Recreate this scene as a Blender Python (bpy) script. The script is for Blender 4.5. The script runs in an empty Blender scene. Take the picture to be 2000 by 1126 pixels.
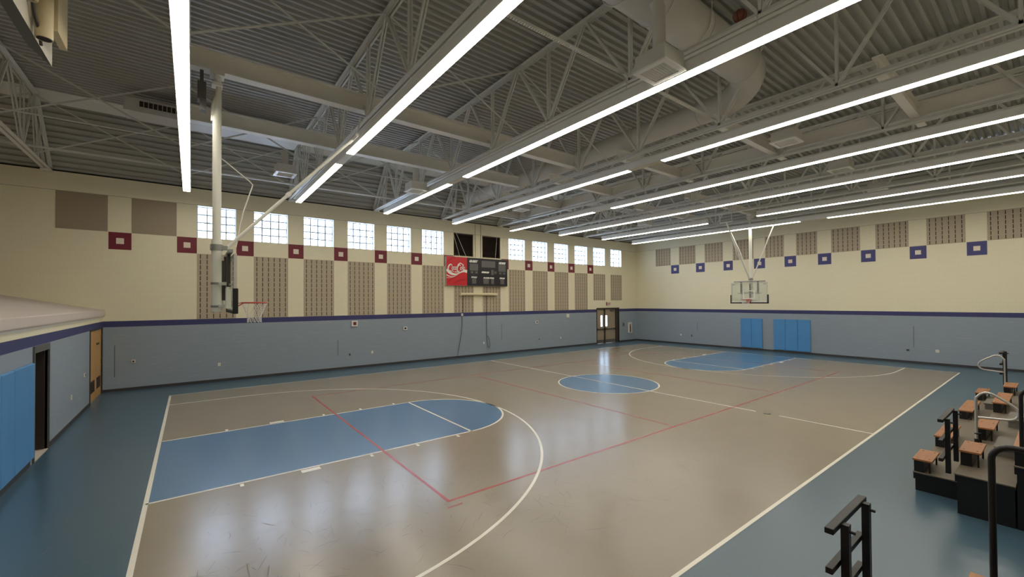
import bpy, bmesh, math, random
from mathutils import Vector, Matrix
random.seed(7)
scene = bpy.context.scene
COL = scene.collection
PI = math.pi

# ------------------------------------------------------------------ colour / materials
def s2l(c):
    return tuple(((x/255)/12.92 if x/255 <= .04045 else ((x/255+.055)/1.055)**2.4) for x in c)

def mat(name, rgb, rough=.5, metal=0., spec=.5, noise=0., nscale=30., bump=0., bscale=60., coat=0.):
    m = bpy.data.materials.new(name); m.use_nodes = True
    nt = m.node_tree; b = nt.nodes['Principled BSDF']
    c = s2l(rgb)
    b.inputs['Base Color'].default_value = (*c, 1)
    b.inputs['Roughness'].default_value = rough
    b.inputs['Metallic'].default_value = metal
    b.inputs['Specular IOR Level'].default_value = spec
    if coat: b.inputs['Coat Weight'].default_value = coat
    if noise or bump:
        tc = nt.nodes.new('ShaderNodeTexCoord')
        n = nt.nodes.new('ShaderNodeTexNoise'); n.inputs['Scale'].default_value = nscale
        n.inputs['Detail'].default_value = 4
        nt.links.new(tc.outputs['Object'], n.inputs['Vector'])
        if noise:
            mx = nt.nodes.new('ShaderNodeMix'); mx.data_type = 'RGBA'
            mx.inputs[6].default_value = (*[x*(1-noise) for x in c], 1)
            mx.inputs[7].default_value = (*[min(1, x*(1+noise)) for x in c], 1)
            nt.links.new(n.outputs['Fac'], mx.inputs[0]); nt.links.new(mx.outputs[2], b.inputs['Base Color'])
        if bump:
            n2 = nt.nodes.new('ShaderNodeTexNoise'); n2.inputs['Scale'].default_value = bscale
            nt.links.new(tc.outputs['Object'], n2.inputs['Vector'])
            bp = nt.nodes.new('ShaderNodeBump'); bp.inputs['Strength'].default_value = bump
            bp.inputs['Distance'].default_value = .01
            nt.links.new(n2.outputs['Fac'], bp.inputs['Height']); nt.links.new(bp.outputs['Normal'], b.inputs['Normal'])
    return m

def emis(name, rgb, strength):
    m = bpy.data.materials.new(name); m.use_nodes = True
    b = m.node_tree.nodes['Principled BSDF']
    b.inputs['Base Color'].default_value = (.8, .8, .8, 1)
    b.inputs['Emission Color'].default_value = (*rgb, 1)
    b.inputs['Emission Strength'].default_value = strength
    return m

def block_wall(name, rgb, scuff=0.):
    """painted concrete block: faint mortar joints, slight tone variation"""
    m = bpy.data.materials.new(name); m.use_nodes = True
    nt = m.node_tree; N = nt.nodes.new; L = nt.links.new
    b = nt.nodes['Principled BSDF']; b.inputs['Roughness'].default_value = .55
    b.inputs['Specular IOR Level'].default_value = .3
    tc = N('ShaderNodeTexCoord'); sp = N('ShaderNodeSeparateXYZ'); L(tc.outputs['Object'], sp.inputs[0])
    ad = N('ShaderNodeMath'); ad.operation = 'ADD'; L(sp.outputs['X'], ad.inputs[0]); L(sp.outputs['Y'], ad.inputs[1])
    cb = N('ShaderNodeCombineXYZ'); L(ad.outputs[0], cb.inputs['X']); L(sp.outputs['Z'], cb.inputs['Y'])
    br = N('ShaderNodeTexBrick'); br.inputs['Scale'].default_value = 1
    br.inputs['Brick Width'].default_value = .4064; br.inputs['Row Height'].default_value = .2032
    br.inputs['Mortar Size'].default_value = .006; br.inputs['Mortar Smooth'].default_value = .3
    c = s2l(rgb)
    br.inputs['Color1'].default_value = (*c, 1); br.inputs['Color2'].default_value = (*[x*.985 for x in c], 1)
    br.inputs['Mortar'].default_value = (*[x*.94 for x in c], 1)
    L(cb.outputs[0], br.inputs['Vector'])
    col = br.outputs['Color']
    if scuff:
        mp = N('ShaderNodeMapping'); mp.inputs['Scale'].default_value = (.9, 26, 1); L(cb.outputs[0], mp.inputs['Vector'])
        n = N('ShaderNodeTexNoise'); n.inputs['Scale'].default_value = 1.6; n.inputs['Detail'].default_value = 5
        L(mp.outputs[0], n.inputs['Vector'])
        rp = N('ShaderNodeMapRange'); rp.inputs['From Min'].default_value = .60; rp.inputs['From Max'].default_value = .76
        rp.inputs['To Max'].default_value = scuff; L(n.outputs['Fac'], rp.inputs['Value'])
        mx = N('ShaderNodeMix'); mx.data_type = 'RGBA'; L(rp.outputs[0], mx.inputs[0]); L(col, mx.inputs[6])
        mx.inputs[7].default_value = (.7, .72, .7, 1); col = mx.outputs[2]
    L(col, b.inputs['Base Color'])
    bp = N('ShaderNodeBump'); bp.inputs['Strength'].default_value = .16; bp.inputs['Distance'].default_value = .004
    bp.invert = True
    L(br.outputs['Fac'], bp.inputs['Height']); L(bp.outputs['Normal'], b.inputs['Normal'])
    return m

def floor_mat(name, rgb, rough=.28, var=.06):
    """sheet sports flooring: soft sheen, cloudy tone"""
    m = bpy.data.materials.new(name); m.use_nodes = True
    nt = m.node_tree; N = nt.nodes.new; L = nt.links.new
    b = nt.nodes['Principled BSDF']; c = s2l(rgb)
    b.inputs['Specular IOR Level'].default_value = .85
    tc = N('ShaderNodeTexCoord')
    n1 = N('ShaderNodeTexNoise'); n1.inputs['Scale'].default_value = 1.1; n1.inputs['Detail'].default_value = 4
    n1.inputs['Roughness'].default_value = .55
    L(tc.outputs['Object'], n1.inputs['Vector'])
    mx = N('ShaderNodeMix'); mx.data_type = 'RGBA'
    mx.inputs[6].default_value = (*[x*(1-var*2) for x in c], 1); mx.inputs[7].default_value = (*[x*(1+var*2) for x in c], 1)
    L(n1.outputs['Fac'], mx.inputs[0]); col = mx.outputs[2]
    L(col, b.inputs['Base Color'])
    b.inputs['Roughness'].default_value = rough
    n4 = N('ShaderNodeTexNoise'); n4.inputs['Scale'].default_value = 14; n4.inputs['Detail'].default_value = 3
    L(tc.outputs['Object'], n4.inputs['Vector'])
    bp = N('ShaderNodeBump'); bp.inputs['Strength'].default_value = .05; bp.inputs['Distance'].default_value = .01
    L(n4.outputs['Fac'], bp.inputs['Height']); L(bp.outputs['Normal'], b.inputs['Normal'])
    return m

def wood_mat(name, rgb, dark):
    m = bpy.data.materials.new(name); m.use_nodes = True
    nt = m.node_tree; N = nt.nodes.new; L = nt.links.new
    b = nt.nodes['Principled BSDF']; b.inputs['Roughness'].default_value = .4
    tc = N('ShaderNodeTexCoord'); mp = N('ShaderNodeMapping'); mp.inputs['Scale'].default_value = (2, 22, 22)
    L(tc.outputs['Object'], mp.inputs['Vector'])
    n = N('ShaderNodeTexNoise'); n.inputs['Scale'].default_value = 1.3; n.inputs['Detail'].default_value = 5; n.inputs['Distortion'].default_value = .6
    L(mp.outputs[0], n.inputs['Vector'])
    mx = N('ShaderNodeMix'); mx.data_type = 'RGBA'
    mx.inputs[6].default_value = (*s2l(dark), 1); mx.inputs[7].default_value = (*s2l(rgb), 1)
    L(n.outputs['Fac'], mx.inputs[0]); L(mx.outputs[2], b.inputs['Base Color'])
    return m

M = {}
M['cream'] = block_wall('cream_block', (238, 230, 200))
M['greyblue'] = block_wall('greyblue_block', (150, 162, 172), scuff=.30)
M['band'] = block_wall('navy_band', (66, 68, 112))
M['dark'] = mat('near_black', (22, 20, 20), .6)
M['base'] = mat('baseboard_rubber', (62, 60, 62), .5)
M['fblue'] = floor_mat('floor_blue', (70, 98, 114), .28, .025)
M['fkey'] = floor_mat('floor_key_blue', (82, 122, 160), .25, .015)
M['ftan'] = floor_mat('floor_tan', (146, 136, 118), .235, .04)
M['white_line'] = floor_mat('court_line_white', (236, 232, 216), .3, .03)
M['red_line'] = floor_mat('court_line_red', (170, 62, 58), .3, .03)
M['scuff'] = mat('scuff_mark', (106, 95, 84), .7)
M['scuff_pale'] = mat('scuff_mark_pale', (128, 138, 142), .5)
M['deck'] = mat('deck_paint', (178, 177, 170), .55, noise=.05, nscale=3)
M['steel'] = mat('painted_steel', (222, 221, 214), .5, noise=.05, nscale=4)
M['steel2'] = mat('painted_beam', (234, 231, 222), .5, noise=.04, nscale=4)
M['duct'] = mat('painted_duct', (212, 208, 200), .45, noise=.05, nscale=3)
M['housing'] = mat('lamp_housing', (236, 235, 230), .45)
M['lens'] = emis('led_lens', (1.0, .92, .80), 15.)
M['lens_off'] = mat('led_lens_unlit', (214, 208, 184), .4)
M['maroon'] = mat('maroon_paint', (116, 28, 44), .5, noise=.06, nscale=20)
M['navy'] = mat('navy_paint', (66, 68, 122), .5, noise=.06, nscale=20)
M['inner'] = mat('pale_paint', (232, 220, 202), .5)
M['taupe'] = mat('taupe_block', (184, 170, 146), .7, noise=.06, nscale=60, bump=.25, bscale=90)
M['slot'] = mat('slot_dark', (58, 40, 32), .9)  # shade inside the panel slots put into the colour as dark brown
M['taupe2'] = mat('taupe_paint', (160, 146, 124), .6, noise=.05, nscale=30)
M['pad'] = mat('blue_vinyl', (84, 148, 204), .38, noise=.06, nscale=3, bump=.05, bscale=5)
M['black'] = mat('black_steel', (19, 18, 19), .4)
M['blackpad'] = mat('black_rubber', (18, 18, 20), .55)
M['wood'] = wood_mat('seat_wood', (190, 130, 84), (150, 96, 56))
M['doorwood'] = wood_mat('door_wood', (214, 168, 96), (194, 144, 76))
M['bdeck'] = mat('bleacher_deck', (116, 106, 90), .55, noise=.15, nscale=9)
M['step'] = mat('step_grey', (118, 114, 104), .6, noise=.1, nscale=12)
M['chrome'] = mat('galvanised_tube', (205, 205, 202), .32, metal=.7)
M['hoopwhite'] = mat('hoop_enamel', (230, 230, 216), .4)
M['hoopgrey'] = mat('hoop_grey', (150, 150, 146), .4, metal=.4)
M['hoopdark'] = mat('hoop_dark', (58, 52, 50), .5)
M['rim'] = mat('rim_orange_red', (196, 58, 40), .4)
M['net'] = mat('net_white', (236, 232, 222), .7)
M['white'] = mat('white_plastic', (226, 224, 214), .45)
M['grey'] = mat('grey_plastic', (120, 120, 118), .5)
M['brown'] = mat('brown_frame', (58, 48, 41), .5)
M['doorleaf'] = mat('door_leaf_taupe', (160, 145, 122), .5)
M['greyframe'] = mat('grey_frame', (92, 92, 88), .5)
M['carpet'] = mat('ledge_covering', (204, 192, 180), .85, noise=.10, nscale=25, bump=.2, bscale=40)
M['board_red'] = mat('sign_red', (206, 26, 40), .3)
M['board_dark_red'] = mat('sign_dark_red', (180, 20, 34), .3)
M['board_black'] = mat('scoreboard_black', (26, 24, 30), .35)
M['digit'] = mat('digit_window', (104, 102, 100), .25)
M['letter'] = mat('letter_white', (240, 238, 228), .4)
M['silver'] = mat('scoreboard_silver', (196, 192, 180), .4)
M['louver'] = mat('louver_brown', (54, 40, 34), .5)
M['caseivory'] = mat('ivory_case', (226, 214, 176), .4)
M['signred'] = mat('exit_red', (208, 44, 36), .4)
M['mortar'] = mat('glass_block_mortar', (186, 192, 194), .6)
M['windowjamb'] = mat('window_jamb', (214, 214, 210), .5)
M['tan'] = mat('tan_tube', (208, 192, 152), .5, noise=.05, nscale=8)
M['beamwhite'] = mat('case_white', (206, 200, 182), .5)
M['beamgrey'] = mat('case_grey', (96, 96, 92), .6)
M['ball'] = mat('ball_leather', (120, 66, 48), .6, noise=.5, nscale=9)
M['rope'] = mat('rope', (196, 184, 150), .8)

def glass_mat(name, tint, mixf, rough=.06, film=0.):
    m = bpy.data.materials.new(name); m.use_nodes = True
    nt = m.node_tree; nt.nodes.clear(); N = nt.nodes.new; L = nt.links.new
    o = N('ShaderNodeOutputMaterial'); mx = N('ShaderNodeMixShader'); t = N('ShaderNodeBsdfTransparent'); g = N('ShaderNodeBsdfGlossy')
    t.inputs['Color'].default_value = (*tint, 1); g.inputs['Roughness'].default_value = rough
    mx.inputs[0].default_value = mixf
    L(t.outputs[0], mx.inputs[1]); L(g.outputs[0], mx.inputs[2]); L(mx.outputs[0], o.inputs['Surface'])
    if film:
        d = N('ShaderNodeBsdfDiffuse'); d.inputs['Color'].default_value = (.86, .9, .86, 1); m2 = N('ShaderNodeMixShader'); m2.inputs[0].default_value = film
        L(mx.outputs[0], m2.inputs[1]); L(d.outputs[0], m2.inputs[2]); L(m2.outputs[0], o.inputs['Surface'])
    return m
M['glassblock'] = glass_mat('glass_block', (.93, .97, 1.0), .06, .15)
M['boardglass'] = glass_mat('backboard_glass', (.95, .98, .95), .08, .03, .14)
M['doorglass'] = glass_mat('door_glass', (.85, .95, 1.0), .06)

# ------------------------------------------------------------------ mesh builder
class MB:
    def __init__(s): s.v = []; s.f = []; s.m = []; s.s = []
    def face(s, pts, mi=0, smooth=False):
        i = len(s.v); s.v += [tuple(p) for p in pts]; s.f.append(tuple(range(i, i+len(pts)))); s.m.append(mi); s.s.append(smooth)
    def raw(s, vs, fs, mi=0, smooth=False):
        i = len(s.v); s.v += [tuple(p) for p in vs]
        for f in fs: s.f.append(tuple(a+i for a in f)); s.m.append(mi); s.s.append(smooth)
        return s
    def box(s, x0, x1, y0, y1, z0, z1, mi=0):
        x0, x1 = min(x0, x1), max(x0, x1); y0, y1 = min(y0, y1), max(y0, y1); z0, z1 = min(z0, z1), max(z0, z1)
        v = [(x, y, z) for z in (z0, z1) for y in (y0, y1) for x in (x0, x1)]
        return s.raw(v, [(0, 2, 3, 1), (4, 5, 7, 6), (0, 1, 5, 4), (2, 6, 7, 3), (0, 4, 6, 2), (1, 3, 7, 5)], mi)
    def bar(s, p, q, w, h, mi=0, up=(0, 0, 1)):
        p, q = Vector(p), Vector(q); d = (q-p).normalized(); u = Vector(up)
        if abs(d.dot(u)) > .98: u = Vector((0, 1, 0))
        a = d.cross(u).normalized(); b = a.cross(d).normalized()
        v = []
        for c in (p, q):
            for sa, sb in ((-1, -1), (1, -1), (1, 1), (-1, 1)): v.append(c+a*sa*w/2+b*sb*h/2)
        return s.raw(v, [(0, 1, 2, 3), (7, 6, 5, 4), (0, 4, 5, 1), (1, 5, 6, 2), (2, 6, 7, 3), (3, 7, 4, 0)], mi)
    def tube(s, pts, r, n=10, mi=0, closed=False, cap=True):
        pts = [Vector(p) for p in pts]; k = len(pts)
        rs = r if isinstance(r, (list, tuple)) else [r]*k
        tang = []
        for i in range(k):
            a = pts[(i-1) % k] if (closed or i > 0) else pts[i]
            b = pts[(i+1) % k] if (closed or i < k-1) else pts[i]
            tang.append((b-a).normalized())
        ref = Vector((0, 0, 1)) if abs(tang[0].z) < .9 else Vector((1, 0, 0))
        u = tang[0].cross(ref).normalized(); v = []
        for i in range(k):
            u = (u - tang[i]*u.dot(tang[i])).normalized(); w = tang[i].cross(u)
            for j in range(n):
                t = 2*PI*j/n; v.append(pts[i]+(u*math.cos(t)+w*math.sin(t))*rs[i])
        f = []
        for i in range(k if closed else k-1):
            i2 = (i+1) % k
            for j in range(n): f.append((i*n+j, i*n+(j+1) % n, i2*n+(j+1) % n, i2*n+j))
        s.raw(v, f, mi, True)
        if cap and not closed:
            s.face([v[j] for j in reversed(range(n))], mi); s.face([v[(k-1)*n+j] for j in range(n)], mi)
        return s
    def prism(s, poly, axis, a0, a1, mi=0):
        """2D polygon extruded along axis (0,1,2)"""
        def P(p, a):
            return (a, p[0], p[1]) if axis == 0 else ((p[0], a, p[1]) if axis == 1 else (p[0], p[1], a))
        n = len(poly); A = [P(p, a0) for p in poly]; B = [P(p, a1) for p in poly]
        s.face(A, mi); s.face(B[::-1], mi)
        for i in range(n): s.face([A[i], B[i], B[(i+1) % n], A[(i+1) % n]], mi)
        return s
    def build(s, name, mats, parent=None, origin=(0, 0, 0), bevel=0., merge=False, seg=2, recalc=True):
        o0 = Vector(origin); me = bpy.data.meshes.new(name)
        me.from_pydata([tuple(Vector(v)-o0) for v in s.v], [], s.f)
        ms = mats if isinstance(mats, (list, tuple)) else [mats]
        for m in ms: me.materials.append(M[m] if isinstance(m, str) else m)
        for p, mi, sm in zip(me.polygons, s.m, s.s): p.material_index = mi; p.use_smooth = sm
        bm = bmesh.new(); bm.from_mesh(me)
        if merge or bevel: bmesh.ops.remove_doubles(bm, verts=bm.verts, dist=1e-5)
        if recalc: bmesh.ops.recalc_face_normals(bm, faces=bm.faces)
        if bevel:
            bmesh.ops.bevel(bm, geom=[e for e in bm.edges if e.calc_face_angle(0) > .5], offset=bevel, segments=seg, affect='EDGES', profile=.5)
        bm.to_mesh(me); bm.free()
        o = bpy.data.objects.new(name, me); COL.objects.link(o)
        if parent is not None: o.parent = parent
        else: o.location = o0
        return o

def tag(o, label, cat, group=None, kind=None):
    if label: o['label'] = label
    if cat: o['category'] = cat
    if group: o['group'] = group
    if kind: o['kind'] = kind
    return o
def thing(name, loc, label, cat, group=None):
    o = bpy.data.objects.new(name, None); COL.objects.link(o); o.location = loc; o.empty_display_size = .2
    return tag(o, label, cat, group)
class T:
    """thing helper: parts are given in world coordinates"""
    def __init__(s, name, loc, label, cat, group=None):
        s.o = thing(name, loc, label, cat, group); s.loc = Vector(loc)
    def part(s, name, mb, mats, **k): return mb.build(name, mats, parent=s.o, origin=s.loc, **k)
    def sub(s, parent, name, mb, mats, **k): return mb.build(name, mats, parent=parent, origin=s.loc, **k)
def struct(o, label=None, cat=None):
    o['kind'] = 'structure'
    if label: o['label'] = label
    if cat: o['category'] = cat
    return o
ORD = ['first', 'second', 'third', 'fourth', 'fifth', 'sixth', 'seventh', 'eighth', 'ninth', 'tenth', 'eleventh', 'twelfth', 'thirteenth', 'fourteenth']

# ------------------------------------------------------------------ dimensions (metres)
YF, XR, XL = 9.654, 14.961, -14.694      # window wall, right wall, left wall
YN, XE = -13.6, -21.5                    # near wall, end wall over the ledge
ZB1, ZB2, ZG, ZT = 2.438, 2.235, 6.77, 7.40
L, W = 12.826, 7.654                     # half court
ZD = 9.36                                # underside of deck
YK, XK = 8.05, 13.36                     # knee lines of the roof
TH = .30
ZL = 6.95
BALL = (-5.30, -7.21, 7.597, .10)

# ------------------------------------------------------------------ camera
cam_d = bpy.data.cameras.new('camera'); cam = bpy.data.objects.new('camera', cam_d); COL.objects.link(cam)
yaw, pitch, roll, f = .9196, .0124, -.006, 821.84
fw = Vector((math.cos(yaw)*math.cos(pitch), math.sin(yaw)*math.cos(pitch), math.sin(pitch)))
r0 = Vector((math.sin(yaw), -math.cos(yaw), 0)); u0 = r0.cross(fw)
rr = r0*math.cos(roll)+u0*math.sin(roll); uu = -r0*math.sin(roll)+u0*math.cos(roll)
mw = Matrix.Identity(4)
for i in range(3): mw[i][0] = rr[i]; mw[i][1] = uu[i]; mw[i][2] = -fw[i]
mw.translation = Vector((-12.2821, -10.3, 3.051)); cam.matrix_world = mw
cam_d.sensor_fit = 'HORIZONTAL'; cam_d.sensor_width = 36; cam_d.lens = f/2000*36
cam_d.shift_y = 14.44/2000; cam_d.clip_start = .05; cam_d.clip_end = 300
scene.camera = cam

# ------------------------------------------------------------------ walls
def wall_grid(name, axis, plane, thick, us, vs, hole, slot, mats, merge=True, groove=None):
    """wall slab with openings. axis 1: plane y, u=x ; axis 0: plane x, u=y. thick is signed (away from the room)."""
    mb = MB()
    def P(u, v, d): return (u, plane+d, v) if axis == 1 else (plane+d, u, v)
    us = sorted(set(round(u, 4) for u in us)); vs = sorted(set(round(v, 4) for v in vs))
    nu, nv = len(us)-1, len(vs)-1
    H = [[hole((us[i]+us[i+1])/2, (vs[j]+vs[j+1])/2) for j in range(nv)] for i in range(nu)]
    for i in range(nu):
        for j in range(nv):
            if H[i][j]: continue
            a, b, c, d = us[i], us[i+1], vs[j], vs[j+1]; k = slot((a+b)/2, (c+d)/2)
            mb.face([P(a, c, 0), P(b, c, 0), P(b, d, 0), P(a, d, 0)], k)
            mb.face([P(a, c, thick), P(a, d, thick), P(b, d, thick), P(b, c, thick)], 0)
            for (di, dj, e) in ((-1, 0, [(a, c), (a, d)]), (1, 0, [(b, c), (b, d)]), (0, -1, [(a, c), (b, c)]), (0, 1, [(a, d), (b, d)])):
                ii, jj = i+di, j+dj
                if ii < 0 or jj < 0 or ii >= nu or jj >= nv or H[ii][jj]:
                    (p, q), (r_, s_) = e
                    mb.face([P(p, q, 0), P(r_, s_, 0), P(r_, s_, thick), P(p, q, thick)], k)
    if groove:
        u_a, u_b, z_ = groove; d_ = -.016 if thick > 0 else .016
        if axis == 1: mb.box(u_a, u_b, plane+d_*.25, plane+abs(d_)*.1, z_, z_+.012, len(mats)-1)
        else: mb.box(plane+d_*.25, plane+abs(d_)*.1, u_a, u_b, z_, z_+.012, len(mats)-1)
    return mb.build(name, mats, merge=merge)

WX = [-12.12+1.8505*i for i in range(14)]           # the 14 bays of the window wall
WW, WZ0, WZ1 = 1.25, 5.533, ZG
win_i = [0, 1, 2, 3, 4, 5, 8, 9, 10, 11, 12, 13]; vent_i = [6, 7]
DX0, DX1, DZ = 10.38, 12.87, 2.53
def in_bay(u, v): return WZ0 < v < WZ1 and any(x < u < x+WW for x in WX)
def far_hole(u, v): return in_bay(u, v) or (DX0 < u < DX1 and v < DZ)
def paint(u, v): return 0 if v > ZB1 else (1 if v > ZB2 else 2)
us = [XE, XR+TH, DX0, DX1] + [e for x in WX for e in (x, x+WW)]
struct(wall_grid('wall_far', 1, YF, TH, us, [0, ZB2, ZB1, DZ, WZ0, WZ1, ZT], far_hole, paint, ['cream', 'band', 'greyblue', 'taupe2'], groove=(XE, XR, ZG+.004)),
       'long painted block wall with the row of glass block windows', 'wall')
struct(wall_grid('wall_right', 0, XR, TH, [YN, YF], [0, ZB2, ZB1, ZG, ZT], lambda u, v: False, paint, ['cream', 'band', 'greyblue', 'taupe2'], groove=(YN, YF-.01, ZG+.004)),
       'painted block wall behind the far basketball hoop', 'wall')
# left wall: low wall under the ledge with a dark doorway and a wooden door
D1 = (1.72, 2.74, 2.10); D2 = (7.40, 9.50, 2.20)
def left_hole(u, v): return (D1[0] < u < D1[1] and v < D1[2]) or (D2[0] < u < D2[1] and v < D2[2])
struct(wall_grid('wall_left', 0, XL, -TH, [YN, YF, D1[0], D1[1], D2[0], D2[1]], [0, D1[2], D2[2], ZB2, ZB1, 2.60], left_hole, paint, ['cream', 'band', 'greyblue']),
       'low block wall under the ledge on the left', 'wall')
struct(wall_grid('wall_near', 1, YN, -TH, [XE, XR], [0, ZB2, ZB1, 9.6], lambda u, v: False, paint, ['cream', 'band', 'greyblue']), 'block wall behind the bleachers', 'wall')
struct(wall_grid('wall_end', 0, XE, -TH, [YN, YF], [2.3, 9.6], lambda u, v: False, lambda u, v: 0, ['cream']), 'wall at the back of the ledge', 'wall')

# groove line along the window heads, wall-top gap shade put in as black strips
mb = MB(); mb.box(XE, XR, YF+.04, YF+TH, ZT, ZT+.05); struct(mb.build('trim_1', 'dark'), 'black strip standing in for the shadow gap on top of the window wall', 'trim')
mb = MB(); mb.box(XR+.04, XR+TH, YN, YF, ZT, ZT+.05); struct(mb.build('trim_2', 'dark'), 'black strip standing in for the shadow gap on top of the right wall', 'trim')

# baseboards
mb = MB(); mb.box(XL, DX0, YF-.012, YF, 0, .10); mb.box(DX1, XR, YF-.012, YF, 0, .10); struct(mb.build('baseboard_far', 'base'), 'dark rubber baseboard of the window wall', 'baseboard')
mb = MB(); mb.box(XR-.012, XR, YN, YF-.012, 0, .10); struct(mb.build('baseboard_right', 'base'), 'dark rubber baseboard of the right wall', 'baseboard')
mb = MB()
for a, b in ((YN, D1[0]-.2), (D1[1]+.18, D2[0]-.07)): mb.box(XL, XL+.012, a, b, 0, .10)
struct(mb.build('baseboard_left', 'base'), 'dark rubber baseboard of the left wall', 'baseboard')

# ledge over the left wall: sloping covering with a rounded lip
mb = MB()
sl = (3.346-2.823)/(16.991-14.651)
mb.prism([(-14.635, 2.635), (-14.635, 2.81), (-14.648, 2.825), (XE, 2.825+sl*(-14.648-XE)), (XE, 2.60), (-14.66, 2.60), (-14.66, 2.635)], 1, YN, YF-.001)
struct(mb.build('trim_3', 'carpet'), 'sloping grey covering on the ledge above the left wall', 'ledge')
mb = MB(); mb.box(-14.70, -14.672, YN, YF-.001, 2.565, 2.60); mb.box(-14.70, -14.676, YN, YF-.001, 2.60, 2.625)
struct(mb.build('trim_4', 'white'), 'pale edging strip under the ledge lip', 'trim')

# ------------------------------------------------------------------ floor with all court markings
mb = MB()
mb.face([(XE, YN, 0), (XR+TH, YN, 0), (XR+TH, YF+TH+1.2, 0), (XE, YF+TH+1.2, 0)], 0)
def q(x0, x1, y0, y1, z, mi): mb.face([(x0, y0, z), (x1, y0, z), (x1, y1, z), (x0, y1, z)], mi)
def ring(cx, cy, r0, r1, a0, a1, z, mi, n=72):
    for i in range(n):
        a, b = a0+(a1-a0)*i/n, a0+(a1-a0)*(i+1)/n
        mb.face([(cx+r0*math.cos(a), cy+r0*math.sin(a), z), (cx+r1*math.cos(a), cy+r1*math.sin(a), z),
                 (cx+r1*math.cos(b), cy+r1*math.sin(b), z), (cx+r0*math.cos(b), cy+r0*math.sin(b), z)], mi)
def disc(cx, cy, r, a0, a1, z, mi, n=72):
    mb.face([(cx+r*math.cos(a0+(a1-a0)*i/n), cy+r*math.sin(a0+(a1-a0)*i/n), z) for i in range(n+(0 if abs(a1-a0) > 6.2 else 1))], mi)
w = .051
q(-L, L, -W, W, .0005, 1)
FT = L-5.79; KY = 1.829
for s in (-1, 1):
    q(min(s*L, s*FT), max(s*L, s*FT), -KY, KY, .001, 2)
    disc(s*FT, 0, KY, (-PI/2 if s < 0 else PI/2), (PI/2 if s < 0 else 1.5*PI), .001, 2)
disc(0, 0, KY, 0, 2*PI, .001, 2)
zw, zr = .002, .0026
# volleyball lines
VX, VY, VA = 9.144, 4.553, 2.98
rw = .05
for s in (-1, 1):
    q(-VX-rw/2, VX+rw/2, s*VY-rw/2, s*VY+rw/2, .0015, 4)
    q(s*VX-rw/2, s*VX+rw/2, -VY, VY, .0015, 4) if s > 0 else q(-VX-rw/2, -VX+rw/2, -VY, VY, zr, 4)
    q(s*VA-rw/2, s*VA+rw/2, -VY, VY, .0015, 4)
q(-VX+.25, -VX+.27, -VY-.24, -VY-.22, zr, 4); q(-VX-.12, -VX+.14, -VY-.20, -VY-.17, zr, 4)
# basketball lines
for s in (-1, 1):
    q(-L-w/2, L+w/2, s*W-w/2, s*W+w/2, zw, 3)
    q(s*L-w*.6, s*L+w*.6, -W-w/2, W+w/2, zw, 3)
    q(min(s*L, s*FT), max(s*L, s*FT), KY-w, KY, zw, 3); q(min(s*L, s*FT), max(s*L, s*FT), -KY, -KY+w, zw, 3)
    q(s*FT-w/2, s*FT+w/2, -KY, KY, zw, 3)
    a0, a1 = (-PI/2, PI/2) if s < 0 else (PI/2, 1.5*PI)
    ring(s*FT, 0, KY-w, KY, a0, a1, zw, 3)
    R3 = 6.02; bx = L-1.60
    ring(s*bx, 0, R3-w, R3, a0, a1, zw, 3, 120)
    q(min(s*L, s*bx), max(s*L, s*bx), R3-w, R3, zw, 3); q(min(s*L, s*bx), max(s*L, s*bx), -R3, -R3+w, zw, 3)
    for sy in (-1, 1):
        for d, ww, hh in ((1.20, .055, .12), (2.29, .32, .14), (3.38, .055, .12), (4.36, .055, .12), (5.34, .055, .12)):
            x0 = s*(L-d+ (0 if ww < .1 else .16)); x1 = x0 - s*ww
            y0, y1 = sy*(KY+.03), sy*(KY+.03+hh)
            q(min(x0, x1), max(x0, x1), min(y0, y1), max(y0, y1), zw, 3)
q(-w/2, w/2, -5.15, W, zw, 3); q(-w/2, w/2, -W, -5.72, zw, 3)
ring(0, 0, KY-w, KY, 0, 2*PI, zw+.0005, 3, 96)
# shoe scuffs: short thin curved strokes worn into the surface
rs = random.Random(11)
def scuff(x, y, ln, wd, ang, cur, z, mi, n=6):
    P_ = []; a = ang
    for i in range(n+1): P_.append((x, y, a)); x += math.cos(a)*ln/n; y += math.sin(a)*ln/n; a += cur/n
    for i in range(n):
        w0 = wd*min(1, .35+i*.4, .35+(n-i)*.4); w1 = wd*min(1, .35+(i+1)*.4, .35+(n-i-1)*.4)
        (xa, ya, aa), (xb, yb_, ab) = P_[i], P_[i+1]
        mb.face([(xa+math.sin(aa)*w0/2, ya-math.cos(aa)*w0/2, z), (xb+math.sin(ab)*w1/2, yb_-math.cos(ab)*w1/2, z), (xb-math.sin(ab)*w1/2, yb_+math.cos(ab)*w1/2, z), (xa-math.sin(aa)*w0/2, ya+math.cos(aa)*w0/2, z)], mi)
for k in range(820):
    if k < 600: x, y = rs.uniform(-12.3, -4.5), rs.uniform(-6.6, -2.05)
    elif k < 720: x, y = rs.uniform(-9.5, 3), rs.uniform(-6.5, 5.5)
    else: x, y = rs.uniform(-12.2, 12), rs.uniform(2.1, 7.2)
    if abs(x) > L-6 and abs(y) < 2: continue
    if x < -8.5 and y < -5.9: continue
    scuff(x, y, rs.uniform(.08, .45)*rs.uniform(.4, 1), rs.uniform(.003, .010), rs.choice((.6, 2.4, 1.2))+rs.gauss(0, .7), rs.gauss(0, .55), .0010, 5)
for k in range(90):
    scuff(rs.uniform(-14, -13), rs.uniform(-6, 8), rs.uniform(.1, .35), rs.uniform(.003, .007), rs.uniform(0, 2*PI), rs.uniform(-.8, .8), .0005, 6)
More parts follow.
